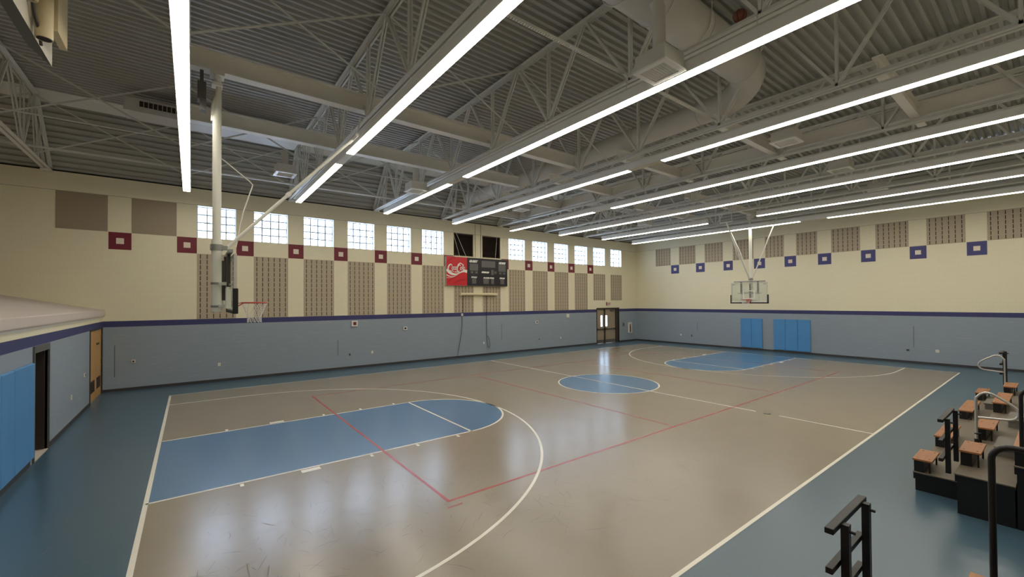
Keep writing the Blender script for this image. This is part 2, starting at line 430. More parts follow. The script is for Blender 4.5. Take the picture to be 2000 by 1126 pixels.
struct(mb.build('floor', ['fblue', 'ftan', 'fkey', 'white_line', 'red_line', 'scuff', 'scuff_pale'], recalc=False), 'tan and blue court floor with painted lines', 'floor')
# floor sockets
def socket(x, y, lab):
    m_ = MB(); m_.tube([(x, y, .003), (x, y, .011)], .085, 20); tag(m_.build('floor_socket_cover', 'grey', origin=(x, y, .003)), lab, 'cover', 'floor socket covers')
socket(0, -5.43, 'round grey socket cover in a gap of the white centre line')

# ------------------------------------------------------------------ roof deck (corrugated)
mb = MB(); pit = .2032; rib = .076; wb = .07; sid = .022
def deck_profile(a, b):
    """list of (t, h): t along the slope, h up (0 = rib foot)"""
    out = []; t = a
    while t < b-1e-6:
        out += [(t, 0), (t+wb, 0), (t+wb+sid, rib), (t+pit-sid, rib)]; t += pit
    out.append((b, 0)); return [p for p in out if p[0] <= b+1e-6]
# flat part: ribs run along x
pr = deck_profile(YN, YK)
for (a, ha), (b, hb) in zip(pr, pr[1:]): mb.face([(XE, a, ZD+ha), (XE, b, ZD+hb), (XK, b, ZD+hb), (XK, a, ZD+ha)])
# far slope, ribs along x, ends on the hip line
yb, zb = YF+.34, 7.13
sv = Vector((yb-YK, zb-ZD)); SL = sv.length; sv /= SL; nv_ = Vector((-sv.y, sv.x))
P2 = [(YK+sv.x*t+nv_.x*h, ZD+sv.y*t+nv_.y*h, t) for t, h in deck_profile(0, SL)]
for (y0, z0, t0), (y1, z1, t1) in zip(P2, P2[1:]):
    mb.face([(XE, y0, z0), (XE, y1, z1), (XK+(y1-YK), y1, z1), (XK+(y0-YK), y0, z0)])
# right slope, ribs along y
P3 = [(XK+sv.x*t+nv_.x*h, ZD+sv.y*t+nv_.y*h, t) for t, h in deck_profile(0, SL)]
for (x0, z0, t0), (x1, z1, t1) in zip(P3, P3[1:]):
    mb.face([(x0, YN, z0), (x1, YN, z1), (x1, YK+(x1-XK), z1), (x0, YK+(x0-XK), z0)])
struct(mb.build('ceiling', 'deck'), 'grey ribbed metal roof deck', 'ceiling')
# bent closure plates on the knee lines
mb = MB(); hw = .28
kn = [(YK-hw, ZD-.012), (YK, ZD-.012), (YK+sv.x*hw, ZD+sv.y*hw-.012), (YK+sv.x*hw, ZD+sv.y*hw-.004), (YK, ZD-.004), (YK-hw, ZD-.004)]
mb.prism(kn, 0, XE, XK); struct(mb.build('trim_5', 'housing'), 'smooth bent plate where the roof deck starts to slope down to the windows', 'trim')
mb = MB(); mb.prism([(XK+(a-YK), b) for a, b in kn], 1, YN, YK); struct(mb.build('trim_6', 'deck'), 'smooth bent plate where the roof deck starts to slope down to the right wall', 'trim')

# ------------------------------------------------------------------ glass block windows
for n, i in enumerate(win_i):
    x0, x1 = WX[i], WX[i]+WW; yb_ = YF+.19
    mb = MB(); nb = 4; jt = .046
    # mortar grid and jamb lining
    jl = .012
    mb.box(x0, x0+jl, YF+.001, yb_+.1, WZ0, WZ1); mb.box(x1-jl, x1, YF+.001, yb_+.1, WZ0, WZ1)
    mb.box(x0+jl, x1-jl, YF+.001, yb_+.1, WZ0, WZ0+jl); mb.box(x0+jl, x1-jl, YF+.001, yb_+.1, WZ1-jl, WZ1)
    o = struct(mb.build('window_%d' % (n+1), 'windowjamb', origin=(x0, YF, WZ0)), '%s glass block window from the left, four by four blocks' % ORD[n], 'window')
    mb = MB(); a0, a1, c0, c1 = x0+jl, x1-jl, WZ0+jl, WZ1-jl
    for k in range(nb+1):
        xx = a0+(a1-a0)*k/nb; zz = c0+(c1-c0)*k/nb
        mb.box(xx-jt/2, xx+jt/2, yb_+.004, yb_+.09, c0, c1); mb.box(a0, a1, yb_+.005, yb_+.089, zz-jt/2, zz+jt/2)
    mb.build('mortar_joints', 'mortar', parent=o, origin=(x0, YF, WZ0))
    mb = MB()
    for k in range(nb):
        for l in range(nb):
            bx0, bx1 = a0+(a1-a0)*k/nb+jt/2, a0+(a1-a0)*(k+1)/nb-jt/2
            bz0, bz1 = c0+(c1-c0)*l/nb+jt/2, c0+(c1-c0)*(l+1)/nb-jt/2
            mb.box(bx0, bx1, yb_, yb_+.08, bz0, bz1)
    mb.build('pane', 'glassblock', parent=o, origin=(x0, YF, WZ0))

# two blanked openings above the scoreboard: dark louvres
for n, i in enumerate(vent_i):
    x0, x1 = WX[i], WX[i]+WW
    t = T('louvre_vent', (x0, YF, WZ0), 'dark brown louvred opening high on the wall, %s one above the scoreboard' % ('left' if n == 0 else 'right'), 'vent', 'louvred openings above the scoreboard')
    mb = MB(); fr = .05
    mb.box(x0, x0+fr, YF+.06, YF+.19, WZ0, WZ1); mb.box(x1-fr, x1, YF+.06, YF+.19, WZ0, WZ1)
    mb.box(x0+fr, x1-fr, YF+.06, YF+.19, WZ0, WZ0+fr); mb.box(x0+fr, x1-fr, YF+.06, YF+.19, WZ1-fr, WZ1)
    mb.box(x0+fr, x1-fr, YF+.17, YF+.19, WZ0, WZ1); t.part('vent_frame', mb, 'louver')
    mb = MB()
    for k in range(14):
        z = WZ0+fr+.03+k*.082
        mb.bar((x0+fr, YF+.11, z), (x1-fr, YF+.11, z), .10, .006, up=(0, .6, 1))
    t.part('slats', mb, 'louver')

# ------------------------------------------------------------------ wall panels and painted squares
def slot_panel(name, axis, plane, u0, u1, z0, z1, cols, label, cat, group, sign=-1):
    """taupe block panel with rows of vertical recessed slots; sign: direction into the room"""
    mb = MB(); th = .012; rec = .03
    def P(u, z, d): return (u, plane+sign*d, z) if axis == 1 else (plane+sign*d, u, z)
    rows = max(1, round((z1-z0)/.2032)); rh = (z1-z0)/rows; sw = .026; gap = .045
    ctr = [u0+(u1-u0)*(k+.5)/cols for k in range(cols)]
    ub = [u0]+[e for c in ctr for e in (c-sw/2, c+sw/2)]+[u1]
    zbk = [z0]+[e for r_ in range(rows) for e in (z0+rh*r_+gap*.5, z0+rh*(r_+1)-gap*.5)]+[z1]
    for i in range(len(ub)-1):
        if i % 2 == 0: mb.face([P(ub[i], z0, th), P(ub[i+1], z0, th), P(ub[i+1], z1, th), P(ub[i], z1, th)], 0)
        else:
            for j in range(len(zbk)-1):
                a, b, c, d = ub[i], ub[i+1], zbk[j], zbk[j+1]
                if j % 2 == 0: mb.face([P(a, c, th), P(b, c, th), P(b, d, th), P(a, d, th)], 0)
                else:
                    e = .002
                    mb.face([P(a, c, e), P(b, c, e), P(b, d, e), P(a, d, e)], 1)
                    for (p1, p2) in (((a, c), (b, c)), ((b, c), (b, d)), ((b, d), (a, d)), ((a, d), (a, c))):
                        mb.face([P(*p1, th), P(*p2, th), P(*p2, e), P(*p1, e)], 1)
    for (p1, p2) in (((u0, z0), (u1, z0)), ((u1, z0), (u1, z1)), ((u1, z1), (u0, z1)), ((u0, z1), (u0, z0))):
        mb.face([P(*p1, th), P(*p2, th), P(*p2, .001), P(*p1, .001)], 0)
    org = P(u0, z0, 0)
    return tag(mb.build(name, ['taupe', 'slot'], origin=org), label, cat, group)
def square(axis, plane, u0, u1, z0, z1, m_, label, group, sign=-1):
    mb = MB(); th = .004
    def P(u, z, d): return (u, plane+sign*d, z) if axis == 1 else (plane+sign*d, u, z)
    cu, cz = (u0+u1)/2, (z0+z1)/2; h = .102
    O = [(u0, z0), (u1, z0), (u1, z1), (u0, z1)]; I = [(cu-h, cz-h), (cu+h, cz-h), (cu+h, cz+h), (cu-h, cz+h)]
    for k in range(4):
        mb.face([P(*O[k], th), P(*O[(k+1) % 4], th), P(*I[(k+1) % 4], th), P(*I[k], th)], 0)
        mb.face([P(*O[k], th), P(*O[(k+1) % 4], th), P(*O[(k+1) % 4], .001), P(*O[k], .001)], 0)
    mb.face([P(*p, th) for p in I], 1)
    return tag(mb.build('painted_square', [m_, 'inner'], origin=P(u0, z0, 0)), label, 'square', group)
wname = ['under the %s glass block window from the left' % ORD[k] for k in range(12)]
for i in range(14):
    u0, u1 = WX[i]+.005, WX[i]+WW
    z0 = ZB1+.002 if i < 12 else 3.07
    if i in vent_i: where = 'below the scoreboard, %s of two' % ('left' if i == 6 else 'right')
    elif i in (12, 13): where = 'short, above the double door, %s of two' % ('left' if i == 12 else 'right')
    else: where = wname[win_i.index(i)]
    slot_panel('acoustic_panel', 1, YF, u0, u1, z0, 4.925, 6, 'tall taupe slotted block panel '+where if i < 12 else 'taupe slotted block panel, '+where, 'panel', 'slotted panels on the window wall')
for k, u0 in enumerate((-15.825, -13.967)):
    mb = MB(); mb.box(u0, u0+1.243, YF-.01, YF-.001, 5.533, ZG)
    tag(mb.build('blank_panel', 'taupe2', origin=(u0, YF, 5.533)), 'plain taupe rectangle high on the cream wall, %s' % ('leftmost' if k == 0 else 'nearer the windows'), 'panel', 'plain taupe panels')
for k in range(15):
    u0 = WX[0]+WW+1.8505*(k-2)
    if k in (8,): pass
    if k > 14: continue
    if k == 14: continue
    lab = 'maroon square with pale centre on the cream wall, %s from the left' % ORD[k]
    if k in (7, 9): lab = 'maroon square mostly hidden at the scoreboard\'s %s end' % ('left' if k == 7 else 'right')
    if k == 8: continue
    square(1, YF, u0+.008, u0+.60, 4.93, 5.528, 'maroon', lab, 'maroon squares on the window wall')
pan = [(7.93, 6.71, 6), (6.06, 4.85, 6), (4.20, 2.99, 6), (2.37, 1.15, 6), (.49, -.51, 5), (-1.134, -2.14, 5), (-2.78, -4.0, 6), (-4.613, -5.834, 6), (-6.451, -7.69, 6), (-8.33, -9.57, 6), (-10.19, -11.43, 6)]
for k, (a, b, c) in enumerate(pan):
    slot_panel('acoustic_panel', 0, XR, b, a, 5.535, ZG, c, 'small taupe slotted block panel high on the right wall, %s from the corner' % ORD[k], 'panel', 'slotted panels on the right wall')
for k in range(9):
    a, b = pan[k][1], pan[k+1][0]
    square(0, XR, b+.01, a-.03, 4.93, 5.53, 'navy', 'navy blue square with pale centre on the right wall, %s from the corner' % ORD[k], 'navy squares on the right wall')

# ------------------------------------------------------------------ roof joists
TX = [-19.55, -16.0, -12.42, -8.92, -5.30, -1.70, 1.95, 5.55, 9.15, 12.45]
BZ, TZ = 7.43, 9.27
nodes = [-5.10+2.42*k for k in range(-3, 6)]
where_j = ['over the back of the ledge', 'over the sloping ledge at far left', 'above the leftmost light strip', 'above the second light strip from the left', 'above the third light strip from the left',
           'above the fourth light strip from the left', 'above the fifth light strip from the left', 'above the sixth light strip from the left', 'above the seventh light strip from the left', 'above the light strip nearest the right wall']
for x, wj in zip(TX, where_j):
    t = T('roof_joist', (x, YF, BZ), 'long grey steel open web roof joist '+wj, 'joist', 'roof joists')
    yk = YK-.03; ye = YF-.01
    mb = MB()
    for s in (-1, 1):
        mb.bar((x+s*.065, YN, TZ), (x+s*.065, yk, TZ), .09, .014); mb.bar((x+s*.027, YN, TZ-.045), (x+s*.027, yk, TZ-.045), .012, .09)
        mb.bar((x+s*.065, yk, TZ), (x+s*.065, ye, BZ+.06), .09, .014); mb.bar((x+s*.027, yk, TZ-.045), (x+s*.027, ye, BZ+.02), .012, .09)
    t.part('top_chord', mb, 'steel')
    mb = MB()
    for s in (-1, 1):
        mb.bar((x+s*.065, YN, BZ-.03), (x+s*.065, ye, BZ-.03), .09, .014); mb.bar((x+s*.027, YN, BZ+.015), (x+s*.027, ye, BZ+.015), .012, .09)
    t.part('bottom_chord', mb, 'steel')
    def web(a, b, n_='web_member', d=.055):
        m_ = MB()
        for s in (-1, 1): m_.bar((x+s*.032, *a), (x+s*.032, *b), .016 if d < .05 else .05, d*.25 if d < .05 else .012, up=(1, 0, 0)) if False else m_.bar((x+s*.032, *a), (x+s*.032, *b), d, .03, up=(1, 0, 0))
        t.part(n_, m_, 'steel')
    for k, yn in enumerate(nodes):
        if yn > 7.2: continue
        web((yn, BZ), (yn-.0+0, TZ-.05), 'vertical_web', .05)
        if yn-1.21 > YN: web((yn, BZ), (yn-1.16, TZ-.05))
        if yn+1.21 < YK-.1: web((yn, BZ), (yn+1.16, TZ-.05))
    web((7.0, BZ), (YK-.1, TZ-.06)); web((YK-.02, TZ-.1), (YK+.35, BZ)); web((YK+.35, BZ), (YK+.62, TZ-.72), d=.045)
    web((YK+.35, BZ), (YK-.02, TZ-.06), 'vertical_web', .05) if False else None
    # bearing seat at the wall
    mb = MB(); mb.box(x-.12, x+.12, YF-.30, YF-.02, BZ-.10, BZ-.04); t.part('bearing_plate', mb, 'steel')

# cross bridging and horizontal bridging between joists
spots = ['over the ledge', 'left of the leftmost light strip', 'between the first two light strips', 'between the second and third light strips', 'between the third and fourth light strips',
         'between the fourth and fifth light strips', 'between the fifth and sixth light strips', 'between the sixth and seventh light strips', 'between the last two light strips']
for i in range(len(TX)-1):
    a, b = TX[i]+.07, TX[i+1]-.07
    for yb0, wy in ((7.95, 'at the roof bend'), (4.7, 'near the windows'), (-1.6, 'over mid court')):
        if yb0 < 0 and i == 0: continue
        t = T('cross_brace', (a, yb0, BZ), 'thin crossed steel angles %s, %s' % (spots[i], wy), 'brace', 'cross braces between joists')
        for k, (p, r_) in enumerate((((a, yb0-.03, BZ+.05), (b, yb0-.03, TZ-.08)), ((a, yb0+.03, TZ-.08), (b, yb0+.03, BZ+.05)))):
            mb = MB(); mb.bar(p, r_, .045, .008, up=(0, 1, 0)); mb.bar(p, r_, .008, .045, up=(0, 1, 0)); t.part('brace_angle', mb, 'steel')
mb = MB(); mb.bar((TX[0], 7.25, BZ+.07), (TX[-1], 7.25, BZ+.07), .05, .05)
tag(mb.build('bridging_angle', 'steel', origin=(TX[0], 7.25, BZ)), 'long thin steel angle lying across the joists near the window wall', 'angle')
mb = MB(); mb.tube([(XE+.1, 6.0, 8.02), (-8.9, 6.0, 8.02), (-1.9, 6.0, 8.02)], .022, 8)
tag(mb.build('sprinkler_pipe', 'steel', origin=(XE+.1, 6, 8.02)), 'thin grey pipe running across the joists on the left side', 'pipe')

# ------------------------------------------------------------------ steel beams
def ibeam(mb, p, q_, depth, width, tf=.025, tw=.018):
    p, q_ = Vector(p), Vector(q_)   # bottom centre line
    mb.bar(p+Vector((0, 0, tf/2)), q_+Vector((0, 0, tf/2)), width, tf)
    mb.bar(p+Vector((0, 0, depth-tf/2)), q_+Vector((0, 0, depth-tf/2)), width, tf)
    mb.bar(p+Vector((0, 0, depth/2)), q_+Vector((0, 0, depth/2)), tw, depth-2*tf)
def beam(p, q_, d, w_, lab, grp):
    mb = MB(); ibeam(mb, p, q_, d, w_); tag(mb.build('steel_beam', 'steel2', origin=p), lab, 'beam', grp)
G1 = 'beams carrying the basketball hoops'
beam((-12.55, -.02, 7.66), (-1.75, -.02, 7.66), .40, .24, 'grey steel beam crossing above the nearer basketball hoop', G1)
beam((-12.55, 3.05, 7.66), (-1.75, 3.05, 7.66), .40, .24, 'grey steel beam parallel to the hoop beam, nearer the windows', G1)
beam((5.45, -.02, 7.66), (12.5, -.02, 7.66), .30, .2, 'grey steel beam crossing above the farther basketball hoop', G1)
beam((5.45, 2.75, 7.66), (12.5, 2.75, 7.66), .30, .2, 'grey steel beam beside the far hoop beam, nearer the windows', G1)
G2 = 'short beams beside the long centre beam'
for k, y in enumerate((-11.2, -8.14, -4.95, -1.83, 1.33, 4.5, 7.72)):
    beam((-1.6, y, 7.50), (2.75 if k else 2.7, y, 7.50), .32, .17, 'short grey steel cross beam over the centre line, %s from the window wall' % ORD[6-k], G2)
mb = MB(); ibeam(mb, (2.02, YN, 7.53), (2.02, 8.3, 7.53), .36, .2)
tag(mb.build('divider_beam', 'steel2', origin=(2.02, 8.3, 7.53)), 'long steel beam running to the window wall over the centre of the court', 'beam')
# perforated strut channel across two bays at the near duct
mb = MB(); ax, bx_ = (-9.0, -4.98, 7.62), (-1.5, -4.98, 7.62)
mb.bar((ax[0], ax[1]-.025, ax[2]), (bx_[0], bx_[1]-.025, bx_[2]), .006, .05); mb.bar((ax[0], ax[1]+.025, ax[2]), (bx_[0], bx_[1]+.025, bx_[2]), .006, .05)
mb.bar((ax[0], ax[1], ax[2]+.022), (bx_[0], bx_[1], bx_[2]+.022), .05, .006)
k = 0; xx = ax[0]
while xx < bx_[0]:
    mb.box(xx, xx+.03, ax[1]-.025, ax[1]+.025, ax[2]-.026, ax[2]-.02); xx += .055
tag(mb.build('strut_channel', 'steel2', origin=ax), 'slotted metal strut channel below the large round duct', 'channel')

# ------------------------------------------------------------------ ducts
def arc(c, r_, a0, a1, z, n=9, flip=False):
    return [(c[0]+r_*math.cos(a0+(a1-a0)*i/n), c[1]+r_*math.sin(a0+(a1-a0)*i/n), z) for i in range(n+1)]
def ringbands(mb, pts_r, n=28):
    for p, d, r_ in pts_r:
        p, d = Vector(p), Vector(d); mb.tube([p-d*.02, p+d*.02], r_+.014, n)
t = T('ductwork', (-1.0, 8.2, 8.25), 'round grey ceiling ductwork: long main duct over mid court with a thick cross duct', 'duct')
rd = .31
def bandpart(par, p, d, r_):
    mb = MB(); ringbands(mb, [(p, d, r_)]); t.sub(par, 'joint_band', mb, 'duct')
mb = MB(); mb.tube([(-1.0, -4.3, 8.25), (-1.0, 8.1, 8.25)], rd, 28); pp = t.part('main_duct', mb, 'duct')
for y in (-4.2, -2.1, .4, 2.9, 4.9, 6.8): bandpart(pp, (-1.0, y, 8.25), (0, 1, 0), rd)
mb = MB()
path = [(-9.6, -5.75, 8.62), (-1.85, -5.75, 8.62)]
for i in range(1, 9):
    a = i/8*PI/2; path.append((-1.85+.85*math.sin(a), -5.75+.85*(1-math.cos(a)), 8.62-.37*(i/8)))
path.append((-1.0, -4.3, 8.25))
mb.tube(path, [.42, .42]+[.42-.11*i/9 for i in range(1, 9)]+[.31], 32); pp = t.part('cross_duct', mb, 'duct')
for x in (-7.4, -5.4, -4.0, -1.95): bandpart(pp, (x, -5.75, 8.62), (1, 0, 0), .42)
for i in (3, 5, 7): bandpart(pp, path[i], Vector(path[i+1])-Vector(path[i-1]), .42-.11*(i-1)/9) if False else None
for x in (-6.4, -4.2):
    mb = MB(); mb.tube([(x, -5.75+.45*math.cos(a), 8.62+.45*math.sin(a)) for a in [PI+PI*i/12 for i in range(13)]], .012, 6)
    mb.bar((x, -6.2, 8.62), (x, -6.2, ZD), .02, .006); mb.bar((x, -5.3, 8.62), (x, -5.3, ZD), .02, .006); t.sub(pp, 'hanger_strap', mb, 'steel')
mb = MB(); path = [(-5.0, 4.0, 8.2), (-1.75, 4.0, 8.2)]+[(-1.75+.55*math.sin(i/8*PI/2), 4.0+.55*(1-math.cos(i/8*PI/2)), 8.2) for i in range(1, 9)]+[(-1.15, 4.75, 8.22)]
mb.tube(path, .24, 24); pp = t.part('branch_duct', mb, 'duct')
for x in (-1.8, -3.9): bandpart(pp, (x, 4.0, 8.2), (1, 0, 0), .24)
mb = MB()
for k in range(12): mb.box(-3.5+k*.12, -3.5+k*.12+.07, 3.745, 3.775, 8.20, 8.34)
t.sub(pp, 'grille', mb, 'slot')
# rectangular duct with grille, left side under the deck
t = T('supply_duct', (-13.95, 5.9, 8.9), 'flat rectangular duct with a dark grille under the deck at upper left', 'duct')
mb = MB(); mb.box(-13.85, -9.3, 5.95, 6.75, 8.62, 9.02); t.part('duct_box', mb, 'duct', bevel=.01, merge=True)
mb = MB()
for k in range(9): mb.box(-13.5+k*.105, -13.5+k*.105+.085, 5.935, 5.955, 8.78, 8.94)
t.part('grille', mb, 'slot')
# ceiling diffusers: square boxes with a framed grille and a round neck
def diffuser(x, y, z, lab, h=.30, s=.29, neck_to=None):
    t = T('air_diffuser', (x, y, z), lab, 'diffuser', 'ceiling air diffusers')
    mb = MB(); mb.box(x-s, x+s, y-s, y+s, z+.03, z+h); t.part('plenum_box', mb, 'duct', bevel=.008, merge=True)
    mb = MB(); a, b = s+.03, s-.06
    for (p0, p1, q0, q1) in ((-a, a, -a, -b), (-a, a, b, a), (-a, -b, -b, b), (b, a, -b, b)): mb.box(x+p0, x+p1, y+q0, y+q1, z, z+.03)
    t.part('diffuser_frame', mb, 'housing')
    mb = MB()
    for k in range(9): mb.bar((x-b, y-b+.05*k+.03, z+.018), (x+b, y-b+.05*k+.03, z+.018), .035, .004, up=(0, .5, 1))
    t.part('grille', mb, 'steel')
    mb = MB(); nz = neck_to or 8.2
    mb.tube([(x, y, z+h), (x, y, nz-.12), (x-.05, y+.02, nz)], .11, 16); t.part('duct_neck', mb, 'duct')
for d in ((-5.87, -6.12, 6.97, 'square air diffuser box nearest the camera, beside the third light strip'), (-9.75, 5.75, 7.40, 'air diffuser box at the second light strip near the windows'),
          (-5.88, 3.75, 7.0, 'air diffuser box at the third light strip near the windows'), (.45, 5.6, 7.45, 'air diffuser box beside the centre beam near the windows'),
          (.75, -5.72, 7.36, 'air diffuser box beside the centre beam at mid room'), (5.2, -5.78, 7.40, 'air diffuser box between the fifth and sixth light strips'),
          (9.9, -5.8, 7.42, 'air diffuser box at the seventh light strip'), (8.30, 4.15, 7.30, 'air diffuser box near the far right corner')):
    diffuser(*d)

# ------------------------------------------------------------------ LED light strips
YS = -12.6
LT = [(-12.42, ZL, 8.25, []), (-8.96, ZL, 7.80, [(1.08, 2.1)]), (-5.43, ZL, 7.90, [(1.08, 2.05)]), (-1.76, ZL, 8.30, [(-3.52, -2.4)]), (1.91, ZL, 8.38, [(1.28, 2.28)]),
      (5.25, ZL, 7.93, []), (8.77, ZL, 7.65, 'split'), (11.68, ZL-.06, 7.5, [(-3.56, -2.42)])]
for k, (x, z, ye, gaps) in enumerate(LT):
    runs = [(YS, ye)] if gaps != 'split' else [(.75, ye), (YS, -1.64)]
    for ri, (y0, y1) in enumerate(runs):
        lab = 'long LED light strip under the roof joists, %s from the left' % ORD[k]
        if k == 0: lab = 'leftmost LED light strip, pointing straight at the tall windows'
        if gaps == 'split': lab = 'seventh LED light strip from the left, %s' % ('short piece ending by the window wall' if ri == 0 else 'long piece beyond the far hoop')
        if k == 7: lab = 'LED light strip nearest the right wall'
        t = T('light_strip', (x, y1, z), lab, 'light', 'LED light strips')
        hw_ = .105
        mb = MB()
        mb.prism([(x-hw_, z+.012), (x-hw_, z+.2), (x-.07, z+.25), (x+.07, z+.25), (x+hw_, z+.2), (x+hw_, z+.012), (x+hw_-.012, z+.012), (x+hw_-.012, z+.03), (x-hw_+.012, z+.03), (x-hw_+.012, z+.012)], 1, y0, y1)
        t.part('housing', mb, 'housing')
        g = [] if gaps == 'split' else gaps
        cuts = [y0]+[e for ab in g for e in ab]+[y1]
        for j in range(0, len(cuts), 2):
            mb = MB(); mb.box(x-hw_+.014, x+hw_-.014, cuts[j]+.01, cuts[j+1]-.004, z, z+.028); t.part('lens', mb, 'lens')
        for a, b in g:
            mb = MB(); mb.box(x-hw_+.014, x+hw_-.014, a, b, z+.004, z+.028); o = t.part('unlit_lens', mb, 'lens_off'); o['label'] = 'dark unlit section of lens'
        yy = y1-.9
        while yy > max(y0, -11):
            mb = MB(); mb.bar((x, yy, z+.25), (x, yy, BZ-.03), .012, .012); mb.box(x-.05, x+.05, yy-.04, yy+.04, z+.24, z+.27); t.part('hanger_rod', mb, 'steel')
            yy -= 2.42

# ------------------------------------------------------------------ basketball hoops
def hoop(sx, lab, first):
    """sx=-1 nearer hoop (board faces +x), +1 far hoop (board faces -x)"""
    def X(d): return sx*d           # d measured from centre court outwards
    t = T('basketball_hoop', (X(11.88), 0, 2.85), lab, 'hoop', 'basketball hoops')
    mb = MB(); top = 7.66 
    mb.tube([(X(11.88), 0, 4.25), (X(11.88), 0, 6.80), (X(11.86), 0, 6.95), (X(11.85), 0, top-.02)], [.078, .078, .06, .045], 10)
    mb.tube([(X(11.88), 0, 2.87), (X(11.88), 0, 4.3)], .09, 16)
    t.part('mast', mb, 'hoopwhite')
    if first:
        mb = MB(); mb.tube([(X(11.86), .0, 7.27), (X(11.94), .02, 7.0), (X(11.94), .02, 6.7)], .042, 12); t.part('side_tube', mb, 'hoopwhite')
    mb = MB(); mb.box(X(11.76), X(12.0), -.14, .14, top-.06, top); mb.box(X(11.79), X(11.97), -.11, .11, top-.26, top-.2); 
    mb.tube([(X(11.88), -.18, top-.13), (X(11.88), .18, top-.13)], .05, 12); t.part('ceiling_clamp', mb, 'steel2')
    mb = MB(); mb.tube([(X(11.72), 0, 4.16), (X(9.22), 0, 6.945)], .034, 14); t.part('brace', mb, 'hoopwhite')
    mb = MB(); mb.tube([(X(9.20), -.32, 6.97), (X(9.20), .32, 6.97)], .04, 10)
    mb.bar((X(9.20), -.3, 6.97), (X(9.12), -.3, 7.40), .03, .03); mb.bar((X(9.20), .3, 6.97), (X(9.12), .3, 7.40), .03, .03)
    t.part('brace_clamp', mb, 'steel2')
    mb = MB(); mb.tube([(X(10.62), 0, 5.386), (X(10.56), 0, 5.453)], .05, 12); t.part('brace_sleeve', mb, 'steel2')
    mb = MB(); mb.box(X(11.70), X(11.99), -.05, .05, 4.12, 4.2); mb.tube([(X(11.88), 0, 4.1), (X(11.88), 0, 4.22)], .105, 16); t.part('mast_collar', mb, 'hoopgrey')
    for zc in (3.42, 2.96): mb = MB(); mb.tube([(X(11.88), 0, zc), (X(11.88), 0, zc+.04)], .10, 16); t.part('mast_collar', mb, 'hoopgrey')
    # backboard 1.83 x 1.07, front face at 11.607
    bf = 11.607; b0, b1, zb0, zb1 = -.915, .915, 2.90, 3.97
    mb = MB(); mb.box(X(bf), X(bf+.012), b0+.02, b1-.02, zb0+.02, zb1-.02)
    board = t.part('backboard', mb, 'boardglass')
    mb = MB()
    for (a, b, c, d) in ((b0, b1, zb0, zb0+.035), (b0, b1, zb1-.035, zb1), (b0, b0+.035, zb0+.035, zb1-.035), (b1-.035, b1, zb0+.035, zb1-.035)): mb.box(X(bf-.004), X(bf+.045), a, b, c, d)
    t.sub(board, 'board_frame', mb, 'silver')
    mb = MB(); ln = .05; e = bf-.003
    for (a, b, c, d) in ((b0+.035, b1-.035, zb0+.035, zb0+.075), (-.305, .305, 3.09, 3.09+ln), (-.305, .305, 3.505, 3.505+ln), (-.305, -.305+ln, 3.14, 3.505), (.305-ln, .305, 3.14, 3.505)): mb.box(X(e), X(bf+.0005), a, b, c, d)
    t.sub(board, 'target_lines', mb, 'letter')
    mb = MB()
    for s in (-1, 1): mb.box(X(e), X(bf+.0005), s*.86-.13*(s > 0), s*.86+.13*(s < 0), 3.865, 3.885)
    t.sub(board, 'corner_marks', mb, 'black')
    mb = MB(); pth = .05
    mb.box(X(bf-.022), X(bf+.065), b0-.05, b1+.05, 2.845, 2.905)
    for s in (-1, 1): mb.box(X(bf-.022), X(bf+.065), s*(b1-.005), s*(b1+.055), 2.845, 3.32)
    o = t.part('edge_padding', mb, 'blackpad', bevel=.012)
    # support frame behind
    for s in (-1, 1):
        mb = MB(); mb.box(X(bf+.07), X(bf+.13), s*.43-.04, s*.43+.04, 3.36, 4.02); o = t.part('upper_strut', mb, 'hoopdark'); o['label'] = 'dark upper strut'
        mb = MB(); mb.box(X(bf+.06), X(bf+.14), s*.43-.045, s*.43+.045, 2.94, 3.36); t.part('lower_strut', mb, 'hoopwhite')
        mb = MB(); mb.box(X(bf+.13), X(11.84), s*.20-.025, s*.20+.025, 3.40, 3.46); mb.box(X(bf+.13), X(11.84), s*.20-.025, s*.20+.025, 2.96, 3.02)
        mb.bar((X(11.84), s*.09, 3.43), (X(bf+.14), s*.43, 3.43), .04, .05); mb.bar((X(11.84), s*.09, 2.99), (X(bf+.14), s*.43, 2.99), .04, .05); t.part('support_arm', mb, 'hoopwhite')
    mb = MB(); mb.box(X(bf+.05), X(bf+.12), -.80, .80, 4.0, 4.06); mb.box(X(bf+.05), X(bf+.10), -.6, .6, 3.38, 3.42); t.part('cross_bar', mb, 'hoopgrey')
    mb = MB(); mb.box(X(bf+.13), X(bf+.19), -.03, .03, 3.1, 3.9); t.part('height_adjuster', mb, 'hoopdark')
    # rim and net
    rc = bf-.15-.228; rz = 3.05; n = 40
    mb = MB(); ringp = [(X(rc)+.2286*math.cos(2*PI*i/n), .2286*math.sin(2*PI*i/n), rz) for i in range(n)]
    mb.tube(ringp, .014, 8, closed=True)
    mb.box(X(bf-.002), X(bf-.05), -.11, .11, 2.90, 3.07)
    for s in (-1, 1): mb.bar((X(bf-.04), s*.08, 3.04), (X(rc+.17), s*.13, 3.045), .03, .012); mb.bar((X(bf-.04), s*.05, 2.95), (X(rc+.2), s*.08, 3.04), .02, .012)
    rim = t.part('rim', mb, 'rim')
    mb = MB(); K = 12
    prof = [(0, .225), (.10, .185), (.20, .150), (.30, .125), (.40, .13)]
    for k in range(K):
        for s in (-1, 1):
            pts = []
            for i, (dz, r_) in enumerate(prof):
                a = 2*PI*(k+s*i*.5)/K; pts.append((X(rc)+r_*math.cos(a), r_*math.sin(a), rz-.012-dz))
            mb.tube(pts, .0042, 5)
    t.sub(rim, 'net', mb, 'net')
    # lift cable and side stay
    mb = MB()
